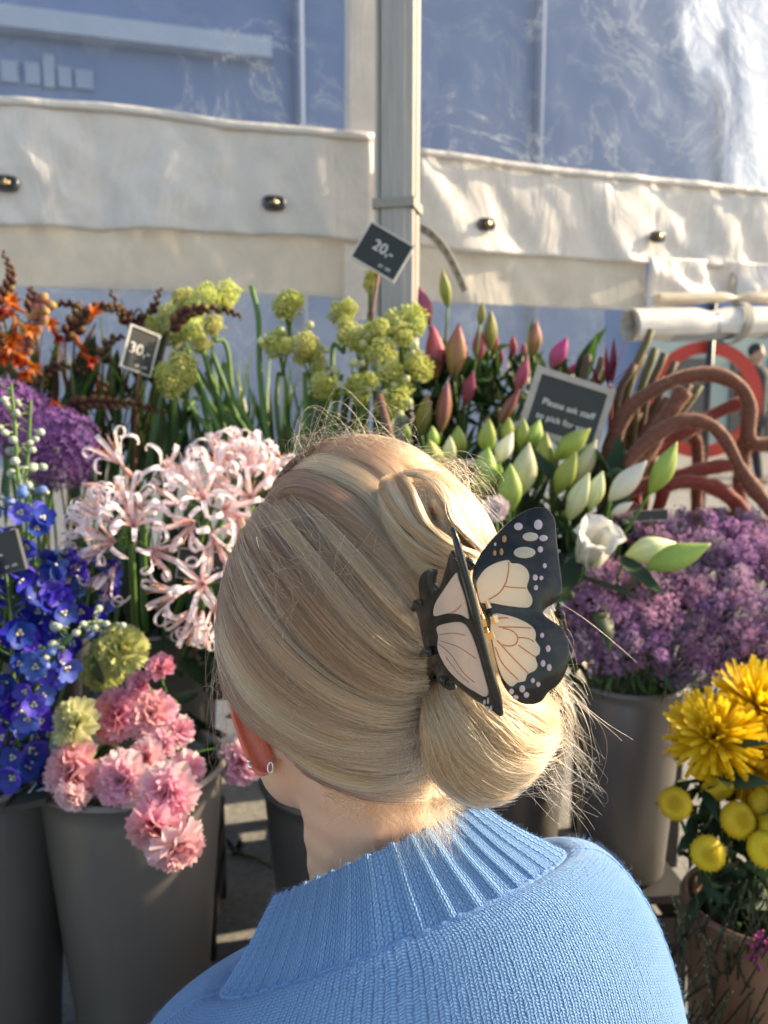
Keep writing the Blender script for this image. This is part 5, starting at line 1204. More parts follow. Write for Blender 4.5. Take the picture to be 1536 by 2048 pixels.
# ---------------------------------------------------------------- delphiniums
DB = [petal('delphinium_petal', [(0, (.07, .085, .42)), (.5, (.03, .04, .45)), (1, (.018, .025, .38))], trans=.35, rough=.5, objvar=.25, bumpk=.1),
      petal('delphinium_petal_violet', [(0, (.16, .14, .44)), (.5, (.08, .08, .48)), (1, (.045, .05, .42))], trans=.35, rough=.5, objvar=.2), petal('delphinium_petal_sky', [(0, (.28, .34, .42)), (.4, (.12, .18, .55)), (1, (.06, .10, .5))], trans=.35, rough=.5, objvar=.2)]
EYE = plain('pale_eye', (.62, .60, .42), .6); EYEK = plain('dark_eye', (.03, .02, .02), .6)
def delph_floret(m):
    mb = MB(); w_ = lambda t: .42*math.sin(PI*min(1, .16+t*.72))**.7
    for k in range(5): mb.add(*sheet(.95, w_, lambda t: 1.0+.35*t-1.0*t*t*.6, 6, 4, -.28, .05, 2), Matrix.Rotation(k*2*PI/5, 4, 'Z') @ Matrix.Rotation(0, 4, 'X'))
    mb.add(*tube([(0, -.05, 0), (0, -.2, -.4), (0, -.15, -.85)], [.16, .1, .04], 6))
    for k in range(3): mb.add(*ICO1, Matrix.Translation((.13*math.cos(k*2.1), .13*math.sin(k*2.1), .14)) @ Matrix.Diagonal((.13, .13, .12, 1)), 1)
    mb.add(*ICO1, Matrix.Translation((0, 0, .2)) @ Matrix.Diagonal((.08, .08, .1, 1)), 2)
    return mb.mesh('floret', [m, EYE, EYEK])
DFL = [delph_floret(m) for m in DB]
DBUDm = petal('delphinium_bud', [(0, (.20, .27, .12)), (.5, (.40, .46, .33)), (1, (.44, .49, .46))], trans=.2, rough=.45, objvar=.2)
DBUDb = petal('delphinium_bud_blue', [(0, (.3, .38, .32)), (.5, (.22, .32, .62)), (1, (.12, .2, .6))], trans=.2, rough=.45, objvar=.2)
def dbud(m):
    mb = MB(); mb.add(*lathe([(0, -.5), (.25, -.42), (.42, -.1), (.44, .15), (.34, .4), (.15, .52), (0, .54)], 12, lambda a, z: 1+.06*math.cos(5*a))); mb.add(*tube([(0, .1, -.4), (0, .3, -.8), (0, .25, -1.2)], [.16, .1, .03], 6)); return mb.mesh('bud', m)
DBU = [dbud(DBUDm), dbud(DBUDb)]
def delphinium(label, pts, d, nfl, nbud, kinds, key='delph', size=.019, group=None):
    """pts: top..bottom of the spike in the picture"""
    path = catmull([P(x, y, d) for x, y in pts], 30); foot = inb(key); th = thing('delphinium', label, 'delphinium', foot, group)
    add_stem(th, catmull([foot, foot.lerp(path[-1], .6), path[-1]] + [path[i] for i in (20, 10, 0)], 24), .004, .0018, MAT['stem'], n=7)
    for i in range(nbud):
        t = (i+.5)/max(1, nbud)*(nbud/(nbud+nfl)); p = path[int(t*29)]; a = rdir(-.2, .4); a.y -= .35; a.normalize(); e = p + a*random.uniform(.014, .024); add_stem(th, [p - Vector((0, 0, .012)), e], .0009, .0009, MAT['stem'], 'pedicel', 5)
        ob('bud', DBU[1 if (t > (.6 if nbud < 10 else .85)*nbud/(nbud+nfl) and nfl) else 0], th, mat4(e, a, random.uniform(.010, .0145)*(.7+.5*t)))
    for i in range(nfl):
        t = (nbud + i + .5)/(nbud+nfl); p = path[min(29, int(t*29))]; a = rdir(-.35, .45); a.y -= .55; a.normalize(); e = p + a*random.uniform(.018, .036); add_stem(th, [p - Vector((0, 0, .012)), e], .0011, .0011, MAT['stem'], 'pedicel', 5)
        ob('floret', DFL[random.choice(kinds)], th, mat4(e, (a + Vector((0, 0, random.uniform(-.2, .3)))), size*random.uniform(.85, 1.15), random.random()*6))
delphinium('pale delphinium spike of grey green buds before the purple alliums', [(22, 765), (30, 850), (35, 940), (40, 1020)], 1.0, 2, 16, (2,))
delphinium('second pale delphinium spike of grey green buds, next to the picture edge', [(62, 800), (58, 880), (52, 960), (55, 1060)], 1.04, 2, 13, (2,))
delphinium('delphinium spike with violet blue flowers below the grey buds', [(60, 990), (62, 1060), (70, 1130), (80, 1210)], 1.03, 13, 2, (0, 2, 1))
delphinium('deep blue delphinium spike in front of the black price card', [(10, 1130), (20, 1220), (25, 1320), (25, 1420)], .98, 26, 0, (0, 0, 1), size=.021)
delphinium('deep blue delphinium spike with dark eyed flowers beside the carnations', [(120, 1110), (105, 1190), (90, 1280), (70, 1370)], 1.04, 26, 2, (0, 0, 1), size=.021)
delphinium('blue delphinium spike below the curled nerine petals', [(190, 1100), (185, 1150), (170, 1230), (150, 1310)], 1.12, 18, 3, (0, 0, 2), size=.021)
delphinium('lower blue delphinium spike hanging to the bucket rim', [(35, 1360), (40, 1430), (45, 1500), (40, 1560)], 1.0, 26, 0, (0, 0, 1), size=.021)
delphinium('blue delphinium spike at the picture edge above the bucket', [(-40, 1150), (-40, 1280), (-35, 1400), (-30, 1540)], 1.02, 20, 0, (0, 1))
delphinium('bent delphinium tip of pale green buds reaching over the lime carnation', [(222, 1248), (185, 1246), (150, 1262), (120, 1295), (85, 1330)], .98, 3, 13, (2, 2))
delphinium('delphinium spike of half open pale blue flowers by the cream carnation', [(130, 1300), (95, 1330), (75, 1370), (60, 1420)], .97, 7, 4, (2, 1))
for i in range(36):
    if i == 0: filler = thing('leafy_stem', 'dark green foliage between the blue delphiniums', 'foliage', inb('delph'))
    put_leaf(filler, P(random.uniform(-60, 230), random.uniform(1080, 1590), random.uniform(1.06, 1.2)), rdir(-.2, .9)+Vector((0, -.4, 0)), random.uniform(.06, .12), LEAFD+LEAF)
# ---------------------------------------------------------------- alliums
AM = petal('allium_purple', [(0, (.12, .04, .18)), (1, (.22, .09, .32))], trans=.25, rough=.6, var=.3, nscale=300)
def allium_mesh(R, n=230):
    mb = MB()
    for i in range(n):
        z = 1-2*(i+.5)/n; a = i*2.39996; q = math.sqrt(1-z*z); dv = Vector((q*math.cos(a), q*math.sin(a), z)) ; rr = R*random.uniform(.82, 1.02)
        mb.add(*tube([dv*R*.2, dv*rr], .0006, 3, False)); M = mat4(dv*rr, dv + Vector((random.uniform(-.3, .3), random.uniform(-.3, .3), random.uniform(-.3, .3))), 1, random.random()*6)
        for k in range(6): mb.add([(-.0011, 0, 0), (.0011, 0, 0), (.0013, .006, .002), (0, .0105, .0045), (-.0013, .006, .002)], [(0, 1, 2, 3, 4)], M @ Matrix.Rotation(k*PI/3, 4, 'Z'))
        mb.add(*OCT, M @ Matrix.Diagonal((.0018, .0018, .0025, 1)))
    return mb.mesh('florets', AM, False)
ALM = allium_mesh(.070)
for label, x, y, d, s in (('round purple allium head between the delphinium buds and the nerines', 115, 895, 1.28, 1.0), ('purple allium head cut by the picture edge above the other', 5, 835, 1.36, 1.0), ('purple allium head behind the grey delphinium buds', 60, 850, 1.42, .95)):
    foot = inb('all'); th = thing('allium', label, 'allium', foot); c = P(x, y, d); o = ob('flower_head', ALM, th, mat4(c, (0, 0, 1), s, random.random()*6)); o['kind'] = 'stuff'; add_stem(th, stem_pts(c, foot), .005, .004, MAT['stem'])
# ---------------------------------------------------------------- crocosmia
POD = petal('crocosmia_pod', [(0, (.06, .022, .02)), (.6, (.085, .03, .022)), (1, (.22, .12, .03))], trans=.15, rough=.5, objvar=.3)
POD2 = petal('crocosmia_pod_pink', [(0, (.24, .07, .08)), (.6, (.30, .12, .09)), (1, (.55, .36, .10))], trans=.2, rough=.5, objvar=.2)
ORA = petal('crocosmia_orange', [(0, (.46, .18, .03)), (.5, (.52, .11, .02)), (1, (.50, .07, .02))], trans=.35, rough=.45, objvar=.2)
mb = MB(); mb.add(*lathe([(0, 0), (.22, .06), (.36, .3), (.38, .55), (.26, .85), (.06, 1.0), (0, 1.02)], 10)); PODM = [mb.mesh('pod', POD)]
mb = MB(); mb.add(*lathe([(0, 0), (.22, .06), (.36, .3), (.38, .55), (.26, .85), (.06, 1.0), (0, 1.02)], 10)); PODM.append(mb.mesh('pod', POD2))
mb = MB(); mb.add(*tube(catmull([(0, 0, 0), (0, .08, .3), (0, .22, .55)], 6), [.06, .07, .08, .09, .1, .12], 8, False))
for k in range(6): mb.add(*sheet(.5, lambda t: .09*math.sin(PI*min(1, .2+t*.75)), lambda t: .5+.6*t, 5, 2, -.2), Matrix.Translation((0, .22, .52)) @ Matrix.Rotation(-.4, 4, 'X') @ Matrix.Rotation(k*PI/3, 4, 'Z'))
for k in range(3): mb.add(*tube([(0, .2, .5), (.05*(k-1), .42, .95), (.06*(k-1), .55, 1.15)], .012, 4))
CROF = mb.mesh('flower', ORA)
def z2(x, y): return (x*.2344, 480+y*.2344)
def crocosmia(label, poly, d, flowers=(), pink=False, pod=.025, wid=1.0, n=None, tip=.35):
    path = catmull([P(*z2(x, y), d) for x, y in poly], 40); L = sum((b-a).length for a, b in zip(path, path[1:]))
    foot = inb('croc'); th = thing('crocosmia', label, 'crocosmia', foot); base = path[-1]
    add_stem(th, catmull([foot, foot.lerp(base, .55)+Vector((0, .02, 0)), base] + [path[i] for i in (26, 13, 0)], 30), .0032, .0012, MAT['rstem'], n=6)
    n = n or max(6, int(L/.0075))
    for i in range(n):
        t = i/(n-1); p = path[int(t*39)]; tg = (path[max(0, int(t*39)-1)]-path[min(39, int(t*39)+1)]).normalized(); s = tg.cross(ray(0, 1024)).normalized()*(1 if i % 2 else -1)
        ob('pod', PODM[1 if pink else 0], th, mat4(p, tg*.8+s*.55*wid+Vector((0, -.25, .1)), pod*(tip+(1-tip)*t), random.random()*6))
    for (x, y, dx, dy) in flowers:
        a = P(*z2(x, y), d-.03); b = P(*z2(x+dx, y+dy), d-.05); ob('flower', CROF, th, mat4(a, b-a, .048, random.random()*6)); q = min(path, key=lambda q: (q-a).length); add_stem(th, [q, q.lerp(a, .5)+Vector((0, 0, -.004)), a], .0013, .0013, MAT['rstem'], 'pedicel', 5)
MAT['rstem'] = petal('crocosmia_stem', [(0, (.05, .09, .02)), (1, (.12, .06, .03))], trans=0)
crocosmia('tall dark crocosmia tip standing highest at the picture edge', [(30, 120), (85, 230), (95, 330), (60, 440), (15, 560)], 1.55, [(60, 560, 140, -50), (20, 560, 60, 90)], pod=.024)
crocosmia('pinkish crocosmia spike with pale toothed edges hanging before the others', [(190, 1010), (240, 860), (300, 720), (370, 570), (290, 545)], 1.50, [(120, 650, 20, 140), (150, 700, 60, 120), (30, 850, 30, 110)], True, .030, 1.3, tip=.6)
crocosmia('short dark crocosmia tip between the two tall spikes', [(265, 420), (272, 480), (268, 560), (240, 640)], 1.58, [(230, 620, -150, -30), (360, 640, 110, 10)])
crocosmia('arching crocosmia spike lying along the tent window', [(440, 555), (560, 545), (680, 590), (620, 700), (560, 860)], 1.60, [(420, 730, 90, 60), (620, 830, 60, 60)])
crocosmia('crocosmia spike arching to the thirty price card', [(1110, 690), (980, 600), (850, 580), (720, 660), (640, 800)], 1.56, [(740, 720, 120, -60), (640, 810, 30, 120)])
crocosmia('thin crocosmia tip crossing above the price card', [(950, 450), (1000, 560), (1080, 670), (1120, 700)], 1.58)
crocosmia('thin dark crocosmia tip rising behind the price card', [(1365, 430), (1320, 560), (1255, 680), (1130, 690)], 1.6)
crocosmia('drooping brown crocosmia spike beside the price card', [(1040, 830), (960, 850), (900, 930), (880, 1050)], 1.54, [(700, 960, 30, 100)])
crocosmia('low arched crocosmia spike above the purple allium', [(760, 1150), (640, 1080), (480, 1090), (370, 1180), (320, 1300)], 1.52, [(180, 1010, 160, 20), (280, 1060, 0, 140)])
crocosmia('long level crocosmia spike above the starry nerine', [(1400, 1470), (1200, 1420), (980, 1400), (780, 1390), (560, 1440)], 1.46, [(560, 1430, -90, -20)])
crocosmia('red brown crocosmia tip crossing the lime green heads', [(2040, 650), (1900, 600), (1700, 600), (1560, 650), (1450, 760)], 1.44)
crocosmia('dull crocosmia spike deep in the dark foliage', [(840, 1120), (900, 1280), (880, 1400)], 1.6, [(820, 1150, 60, 140)])
crocosmia('crocosmia cluster of red orange flowers at the picture edge', [(-60, 640), (-20, 760), (0, 900), (30, 1050)], 1.52, [(-10, 780, 90, 40), (0, 900, 70, 60), (30, 1020, 120, -40), (90, 960, 10, 120), (-30, 700, 80, -40)])
th = thing('leafy_stem', 'sword shaped green leaves standing among the crocosmia', 'foliage', inb('croc'))
for i in range(46):
    x = random.uniform(0, 330); b = P(x+random.uniform(-30, 30), random.uniform(900, 1080), random.uniform(1.5, 1.68)); t_ = P(x+random.uniform(-60, 60), random.uniform(660, 860), random.uniform(1.5, 1.66)); put_leaf(th, b, t_-b, (t_-b).length, BLADE[:2])
for q in ((130, 870, 205, 670), (60, 920, 95, 740), (160, 860, 140, 700), (290, 960, 330, 760), (330, 960, 380, 800), (240, 930, 250, 740)): b = P(q[0], q[1], 1.46); t_ = P(q[2], q[3], 1.46); put_leaf(th, b, t_-b, (t_-b).length, BLADE[:2])
th = thing('leafy_stem', 'dark maroon and green foliage behind the crocosmia spikes', 'foliage', inb('croc'))
MAR = [leaf_mesh(1, .05, b, 'maroon_leaf', petal('maroon_leaf', [(0, (.03, .03, .012)), (1, (.11, .035, .025))], trans=.25, rough=.5, objvar=.35)) for b in (.3, .9)]
for i in range(90):
    x = random.uniform(-60, 345); b = P(x, random.uniform(760, 980), random.uniform(1.56, 1.7)); put_leaf(th, b, Vector((random.uniform(-.7, .7), -.1, 1)), random.uniform(.09, .2), MAR+LEAFD[:1]+BLADE[1:])
# ---------------------------------------------------------------- lime green flower heads
LG_ = petal('lime_floret', [(0, (.50, .54, .12)), (1, (.72, .74, .28))], trans=.25, rough=.55, objvar=.15, var=.3, nscale=200)
LPale = petal('lime_bud_pale', [(0, (.50, .54, .22)), (1, (.66, .68, .42))], trans=.25, rough=.5)
def lump(seed, n=130):
    r = random.Random(seed); mb = MB(); mb.add(*ICO2, Matrix.Diagonal((.5, .5, .5, 1)))
    for i in range(n):
        z = 1-2*(i+.5)/n; a = i*2.39996; q = math.sqrt(1-z*z); dv = Vector((q*math.cos(a), q*math.sin(a), z)); k = 1+.55*noise.noise(dv*1.9+Vector((seed*3.1, 0, 0)))+r.uniform(-.06, .10)
        b = r.uniform(.09, .17); mb.add(*ICO1, Matrix.Translation(dv*k*.86) @ Matrix.Diagonal((b, b, b, 1)))
    return mb.mesh('floret_cluster', LG_)
LUMP = [lump(i) for i in range(5)]
mb = MB(); mb.add(*ICO2); PBUD = mb.mesh('bud', LPale)
def green_head(label, lumps, d, key, buds=(), via=None, sr=.0055):
    foot = inb(key); th = thing('lime_flower_head', label, 'flower', foot); P3 = []
    for (x, y, r) in lumps:
        c = P(x, y, d+random.uniform(-.03, .03)); R = r/pxm(d)*1.08; o = ob('floret_cluster', random.choice(LUMP), th, mat4(c, rdir(), (R, R, R*random.uniform(.8, 1.1)), random.random()*6)); o['kind'] = 'stuff'; P3.append(c)
    cen = sum(P3, Vector())/len(P3); low = min(p.z for p in P3); node = Vector((cen.x, cen.y+.01, low-.02)); node = node.lerp(foot, .05)
    for c in P3: add_stem(th, catmull([node, node.lerp(c, .5)+Vector((0, .01, .01)), c], 8), .0028, .0022, MAT['stem'], 'branch', 6)
    for (x, y, r) in buds:
        c = P(x, y, d-.02); R = r/pxm(d); ob('bud', PBUD, th, mat4(c, (0, 0, 1), R)); q = min(P3, key=lambda p: (p-c).length); add_stem(th, [q, c], .0011, .0011, MAT['stem'], 'pedicel', 5)
    mids = [P(x, y, d+.05) for x, y in via] if via else []
    add_stem(th, catmull([foot] + mids[::-1] + [node], 24), sr, sr*.8, MAT['stem'], n=10)
green_head('lime flower head at the left under the tent window edge', [(340, 632, 25), (312, 652, 22), (350, 664, 27), (372, 640, 20)], 1.56, 'green', via=[(400, 760), (440, 900)])
green_head('lime flower head rising highest behind the thirty price card', [(370, 602, 26), (412, 592, 24), (455, 584, 22), (448, 604, 18), (390, 620, 20)], 1.58, 'green', via=[(455, 700), (480, 880)])
green_head('lime flower head crossed by a red brown crocosmia tip', [(386, 662, 23), (402, 690, 18), (425, 650, 20)], 1.52, 'green', via=[(430, 760), (465, 900)])
green_head('lowest lime flower head right beside the thirty price card', [(362, 728, 28), (345, 770, 28), (372, 755, 22), (330, 745, 18)], 1.48, 'green', via=[(405, 800), (440, 920)])
green_head('lone lime flower head above the bare curved stem', [(575, 608, 27), (590, 600, 18), (562, 615, 17)], 1.50, 'green', [(565, 640, 5)], via=[(612, 690), (640, 850)])
green_head('lime flower head on a straight stem at the left of the right bunch', [(548, 690, 23), (575, 692, 16), (560, 665, 13)], 1.48, 'green', [(520, 683, 7), (563, 660, 6)], via=[(556, 760), (562, 900)])
green_head('lime flower head with white starry florets', [(612, 690, 24), (628, 705, 20), (640, 735, 18), (603, 715, 15)], 1.47, 'green', [(620, 650, 8), (612, 660, 6), (652, 700, 7), (668, 738, 8)], via=[(620, 800), (620, 920)])
green_head('small lime flower head standing just left of the twenty sign stick', [(682, 627, 23), (697, 615, 17), (690, 645, 15)], 1.50, 'green', via=[(665, 700), (670, 880)])
green_head('yellowish round lime flower head low in the right bunch', [(650, 776, 27), (640, 760, 17)], 1.45, 'green', [(678, 770, 9), (672, 742, 8)], via=[(655, 850), (660, 930)])
green_head('yellow lime flower head with pointed florets above her crown', [(716, 770, 27), (735, 765, 21), (722, 795, 16)], 1.44, 'green', [(707, 725, 10), (724, 727, 8), (740, 780, 7)], via=[(715, 860), (715, 940)])
green_head('broad lime flower head around the stick of the twenty sign', [(700, 670, 26), (742, 668, 23), (720, 690, 20), (760, 655, 18)], 1.46, 'green', [(727, 688, 9), (738, 670, 8), (750, 665, 8), (783, 687, 9)], via=[(725, 780), (720, 930)])
green_head('large lime flower head right of the sign stick', [(792, 650, 28), (826, 634, 27), (808, 668, 22), (835, 655, 16)], 1.46, 'green', via=[(775, 780), (745, 930)])
green_head('lime flower head full of round buds above the white lilies', [(762, 706, 27), (780, 738, 25), (792, 800, 28), (800, 772, 24), (772, 815, 20)], 1.43, 'green', [(765, 740, 9), (812, 758, 9), (818, 805, 8), (755, 770, 7), (800, 828, 8), (770, 785, 7), (788, 770, 7)], via=[(760, 850), (740, 940)])
green_head('smooth lime flower head hanging beside the pink lily buds', [(842, 740, 25), (826, 725, 17), (835, 710, 10)], 1.42, 'green', [(829, 690, 9), (825, 705, 6)], via=[(790, 830), (750, 940)])
green_head('small pale lime sprig against the tent post below the twenty sign', [(741, 553, 13), (738, 572, 11), (748, 545, 10)], 1.55, 'green', via=[(735, 650), (720, 900)], sr=.003)
def bare(label, pts, d, key, r=.006):
    foot = inb(key); th = thing('bare_stem', label, 'stem', foot, 'bare green stems'); add_stem(th, catmull([foot] + [P(x, y, d) for x, y in pts[::-1]], 24), r, r*.85, MAT['stem'], n=10)
bare('tall bare green stem curving up alone left of the lime heads', [(503, 572), (517, 640), (521, 760), (545, 920)], 1.5, 'green')
for i, (x0, x1, x2) in enumerate(((372, 400, 455), (405, 430, 480), (425, 455, 500), (360, 410, 470), (450, 470, 520), (390, 440, 490), (412, 450, 510), (380, 425, 485), (350, 395, 440))):
    bare('arching green stem in the fan between the price card and the bare stem', [(x0, 690+i*9), (x1, 770+i*8), (x2, 900)], 1.5+.03*(i % 4), 'green', .0058)
for i in range(16):
    x = 600+i*11; bare('upright green stem in the sheaf below the lime heads', [(x+random.uniform(0, 35), 760+random.uniform(-20, 20)), (x+random.uniform(0, 12), 850), (x-random.uniform(0, 12), 930)], 1.48+.02*(i % 5), 'green', .0056)
th = thing('leafy_stem', 'dark strap leaves behind the arching green stems', 'foliage', inb('green'))
for i in range(60):
    x = random.uniform(360, 760); b = P(x, random.uniform(900, 960), random.uniform(1.6, 1.72)); t_ = P(x+random.uniform(-70, 50), random.uniform(690, 860), random.uniform(1.6, 1.7)); put_leaf(th, b, t_-b, (t_-b).length, BLADE[:2])
# ---------------------------------------------------------------- purple statice
SM = [petal('statice_'+n_, [(0, a), (1, b)], trans=.3, rough=.6, objvar=.25, var=.35, nscale=150) for n_, a, b in (('violet', (.30, .15, .36), (.50, .29, .54)), ('mauve', (.42, .20, .40), (.64, .38, .56)), ('grey', (.25, .16, .28), (.44, .31, .46)))]
def sprig(seed, m, n=240, R=.05):
    r = random.Random(seed); mb = MB(); gm = MB(); tips = []
    for k in range(14):
        a = r.random()*6.28; z = r.uniform(.35, 1); q = math.sqrt(1-z*z); tips.append(Vector((q*math.cos(a), q*math.sin(a), z))*R*r.uniform(.6, 1.1))
    for tp_ in tips:
        mb.add(*tube([Vector((0, 0, -.03)), tp_*.5, tp_], .0007, 3, False), None, 1)
        for i in range(n//14):
            c = tp_*r.uniform(.62, 1.1) + Vector((r.gauss(0, .0058), r.gauss(0, .0058), r.gauss(0, .0052))); s = r.uniform(.0015, .0028); M = Matrix.Translation(c) @ Euler((r.random()*6, r.random()*6, 0)).to_matrix().to_4x4()
            for w_ in range(4):
                a = w_*PI/2; mb.add([(0, 0, 0), (s*1.5*math.cos(a-.45), s*1.5*math.sin(a-.45), s*.9), (s*1.9*math.cos(a), s*1.9*math.sin(a), s*.7), (s*1.5*math.cos(a+.45), s*1.5*math.sin(a+.45), s*.9)], [(0, 1, 2, 3)], M)
            if i % 5 == 0: mb.add(*OCT, Matrix.Translation(c*.93) @ Matrix.Diagonal((.0012, .0012, .003, 1)), 1)
    return mb.mesh('blossom', [m, MAT['stem_dark']], False)
SPR = [sprig(i, SM[i % 3], 380, .055) for i in range(6)]
sc, _ = BK['stat']; n_st = 0
top_c = P(1355, 1240, 1.24)
def statice(px, py, d, s, mi=None):
    c = P(px, py, d); foot = inb('stat'); th = thing('statice', ('purple statice spray hanging over the bucket rim' if py > 1300 else 'sunlit purple statice spray along the top of the mass' if py < 1115 else 'purple statice spray next to the butterfly wing' if px < 1230 else 'purple statice spray at the edge of the picture' if px > 1480 else 'purple statice spray in the middle of the mass'), 'statice', foot, 'purple statice sprays')
    ax = (c - sc) + Vector((0, 0, .12)); o = ob('blossom', SPR[mi if mi is not None else random.randrange(6)], th, mat4(c, ax, s, random.random()*6)); o['kind'] = 'stuff'
    add_stem(th, stem_pts(c - ax.normalized()*.03, foot), .0016, .0012, MAT['stem_dark'], n=5)
rows = [(1072, 1280, 1560, 1.36), (1098, 1240, 1600, 1.32), (1128, 1330, 1600, 1.26), (1160, 1180, 1610, 1.26), (1195, 1150, 1610, 1.22), (1235, 1150, 1620, 1.20), (1275, 1160, 1620, 1.18), (1312, 1170, 1600, 1.18), (1340, 1200, 1580, 1.20)]
for y, x0, x1, d in rows:
    x = x0
    while x < x1:
        statice(x+random.uniform(-12, 12), y+random.uniform(-12, 12), d+random.uniform(-.03, .03), random.uniform(.75, 1.05)); x += 46
for x, y in ((1190, 1375), (1240, 1385), (1345, 1385), (1385, 1380)): 
    o = None
th = thing('leafy_stem', 'feathery green foliage hanging over the statice bucket rim', 'foliage', inb('stat'))
for i in range(40):
    b = P(random.uniform(1170, 1390), random.uniform(1345, 1372), 1.17+random.uniform(-.02, .03)); put_leaf(th, b, Vector((random.uniform(-.6, .6), -.4, random.uniform(-1, .3))), random.uniform(.015, .035), LEAF)
# ---------------------------------------------------------------- chrysanthemums
YM = petal('yellow_ray', [(0, (.70, .40, .01)), (.5, (.84, .58, .02)), (1, (.88, .68, .05))], trans=.35, rough=.5, objvar=.06)
YB = petal('yellow_button', [(0, (.62, .42, .015)), (1, (.80, .60, .04))], trans=.2, rough=.5, objvar=.1)
def spider(R, seed):
    r = random.Random(seed); mb = MB()
    for (n_, tilt, s) in ((18, .12, .55), (28, .45, .75), (38, .8, .9), (44, 1.15, 1.0), (44, 1.45, 1.0), (34, 1.7, .95)):
        for k in range(n_):
            l = R*s*r.uniform(.85, 1.1); a = k*2*PI/n_+r.uniform(-.15, .15); tt = tilt+r.uniform(-.15, .15); cu = r.uniform(-.9, .6)
            mb.add(*sheet(l, lambda t: R*.048*(.6+.6*math.sin(PI*min(1, .1+t*.8))), lambda t: tt+cu*(t-.3)*t, 6, 2, -.5), Matrix.Rotation(a, 4, 'Z'))
    return mb.mesh('ray_petals', YM)
SPD = [spider(.056, 1), spider(.056, 2)]
def button(seed):
    mb = MB(); n = 150
    mb.add(*lathe([(.9, -.25), (1, 0), (.92, .3), (.6, .55), (0, .62)], 20))
    for i in range(n):
        t = (i+.5)/n; rr = math.sqrt(t); a = i*2.39996; z = .64*(1-rr**2.4)+.03; dv = Vector((rr*math.cos(a), rr*math.sin(a), z)); mb.add(*OCT, mat4(dv, Vector((dv.x, dv.y, .8-.6*rr)), (.06, .085, .17)))
    for k in range(28): mb.add(*sheet(.42, lambda t: .09*(1-.3*t), lambda t: 1.1-.9*t, 4, 2, -.3), Matrix.Rotation(k*2*PI/28, 4, 'Z') @ Matrix.Translation((0, .72, -.28)))
    return mb.mesh('button', YB)
BUT = button(1)
def mum(label, px, py, d, kind, ax, R=None):
    c = P(px, py, d); foot = inb('mum'); th = thing('chrysanthemum', label, 'chrysanthemum', foot); ax = Vector(ax).normalized()
    if kind == 's': o = ob('ray_petals', random.choice(SPD), th, mat4(c, ax, (R or 88)/pxm(d)/.056, random.random()*6)); o['kind'] = 'stuff'
    else: o = ob('flower_head', BUT, th, mat4(c, ax, (R or 33)/pxm(d), random.random()*6)); o['kind'] = 'stuff'
    b = c - ax*.02; sp = stem_pts(b, foot); add_stem(th, sp, .0028, .0022, MAT['stem_dark'], n=6)
    for k in range(5): put_leaf(th, sp[random.randint(6, 12)], rdir(-.4, .6)+Vector((-.1, -.5, 0)), random.uniform(.04, .075), LEAFD)
mum('shaggy yellow chrysanthemum nearest the statice bucket', 1428, 1478, 1.02, 's', (-.35, -.6, .7), 98)
mum('shaggy yellow chrysanthemum cut by the picture edge, above the other', 1510, 1412, 1.06, 's', (.2, -.6, .75), 95)
mum('shaggy yellow chrysanthemum beyond the picture edge', 1575, 1500, 1.03, 's', (.3, -.7, .6), 90)
mum('shaggy yellow chrysanthemum low between the other two shaggy ones', 1492, 1525, 1.05, 's', (.1, -.8, .5), 80)
mum('yellow button chrysanthemum highest on the left of the plant', 1350, 1607, .99, 'b', (-.3, -.8, .4), 32)
mum('yellow button chrysanthemum right under the shaggy flower', 1436, 1572, 1.03, 'b', (.1, -.5, -.3), 34)
mum('yellow button chrysanthemum with a leaf across its face', 1475, 1640, .99, 'b', (.1, -.85, .4), 36)
mum('lowest and roundest yellow button chrysanthemum', 1415, 1706, .965, 'b', (-.1, -.9, .35), 34)
mum('yellow button chrysanthemum low at the picture edge', 1528, 1698, .97, 'b', (.15, -.85, .4), 36)
mum('yellow chrysanthemum half out of the picture above the low ones', 1540, 1612, 1.0, 'b', (.1, -.8, .5), 44)
mum('yellow button chrysanthemum at the picture edge by the leafy one', 1545, 1655, .985, 'b', (.3, -.8, .4), 32)
th = thing('leafy_stem', 'dark lobed leaves of the chrysanthemum plant', 'foliage', inb('mum'))
for i in range(110):
    b = P(random.uniform(1370, 1570), random.uniform(1500, 1800), random.uniform(1.0, 1.12)); put_leaf(th, b, Vector((random.uniform(-.8, .8), -.7, random.uniform(-.8, .8))), random.uniform(.04, .08), LEAFD)
for i in range(12):
    b = P(random.uniform(1385, 1450), random.uniform(1365, 1440), 1.12); put_leaf(th, b, Vector((random.uniform(-.8, .8), -.3, random.uniform(0, 1))), random.uniform(.03, .05), LEAF)
th = thing('heather_plant', 'dark feathery plant low at the corner beneath the chrysanthemums', 'plant', BK['heat'][0] - Vector((0, 0, .05)))
HE = petal('heather_dark', [(0, (.012, .02, .014)), (1, (.04, .055, .035))], trans=.1, rough=.7, objvar=.4); hme_ = MB()
for i in range(26): hme_.add([(-.012, 0, 0), (.012, 0, 0), (0, .05, .11)], [(0, 1, 2)], Matrix.Translation((0, 0, i*.034)) @ Matrix.Rotation(i*2.4, 4, 'Z'))
hme_.add(*tube([(0, 0, 0), (0, 0, 1)], .012, 4)); HEM = hme_.mesh('sprig', HE, False)
for i in range(110):
    c = P(random.uniform(1330, 1540), random.uniform(1850, 2140), random.uniform(.90, 1.02)); ob('sprig', HEM, th, mat4(c, Vector((random.uniform(-.5, .5), random.uniform(-.5, .1), 1)), random.uniform(.05, .09)))
mg = petal('magenta_floret', [(0, (.4, .05, .2)), (1, (.6, .1, .32))], trans=.3)
mb = MB()
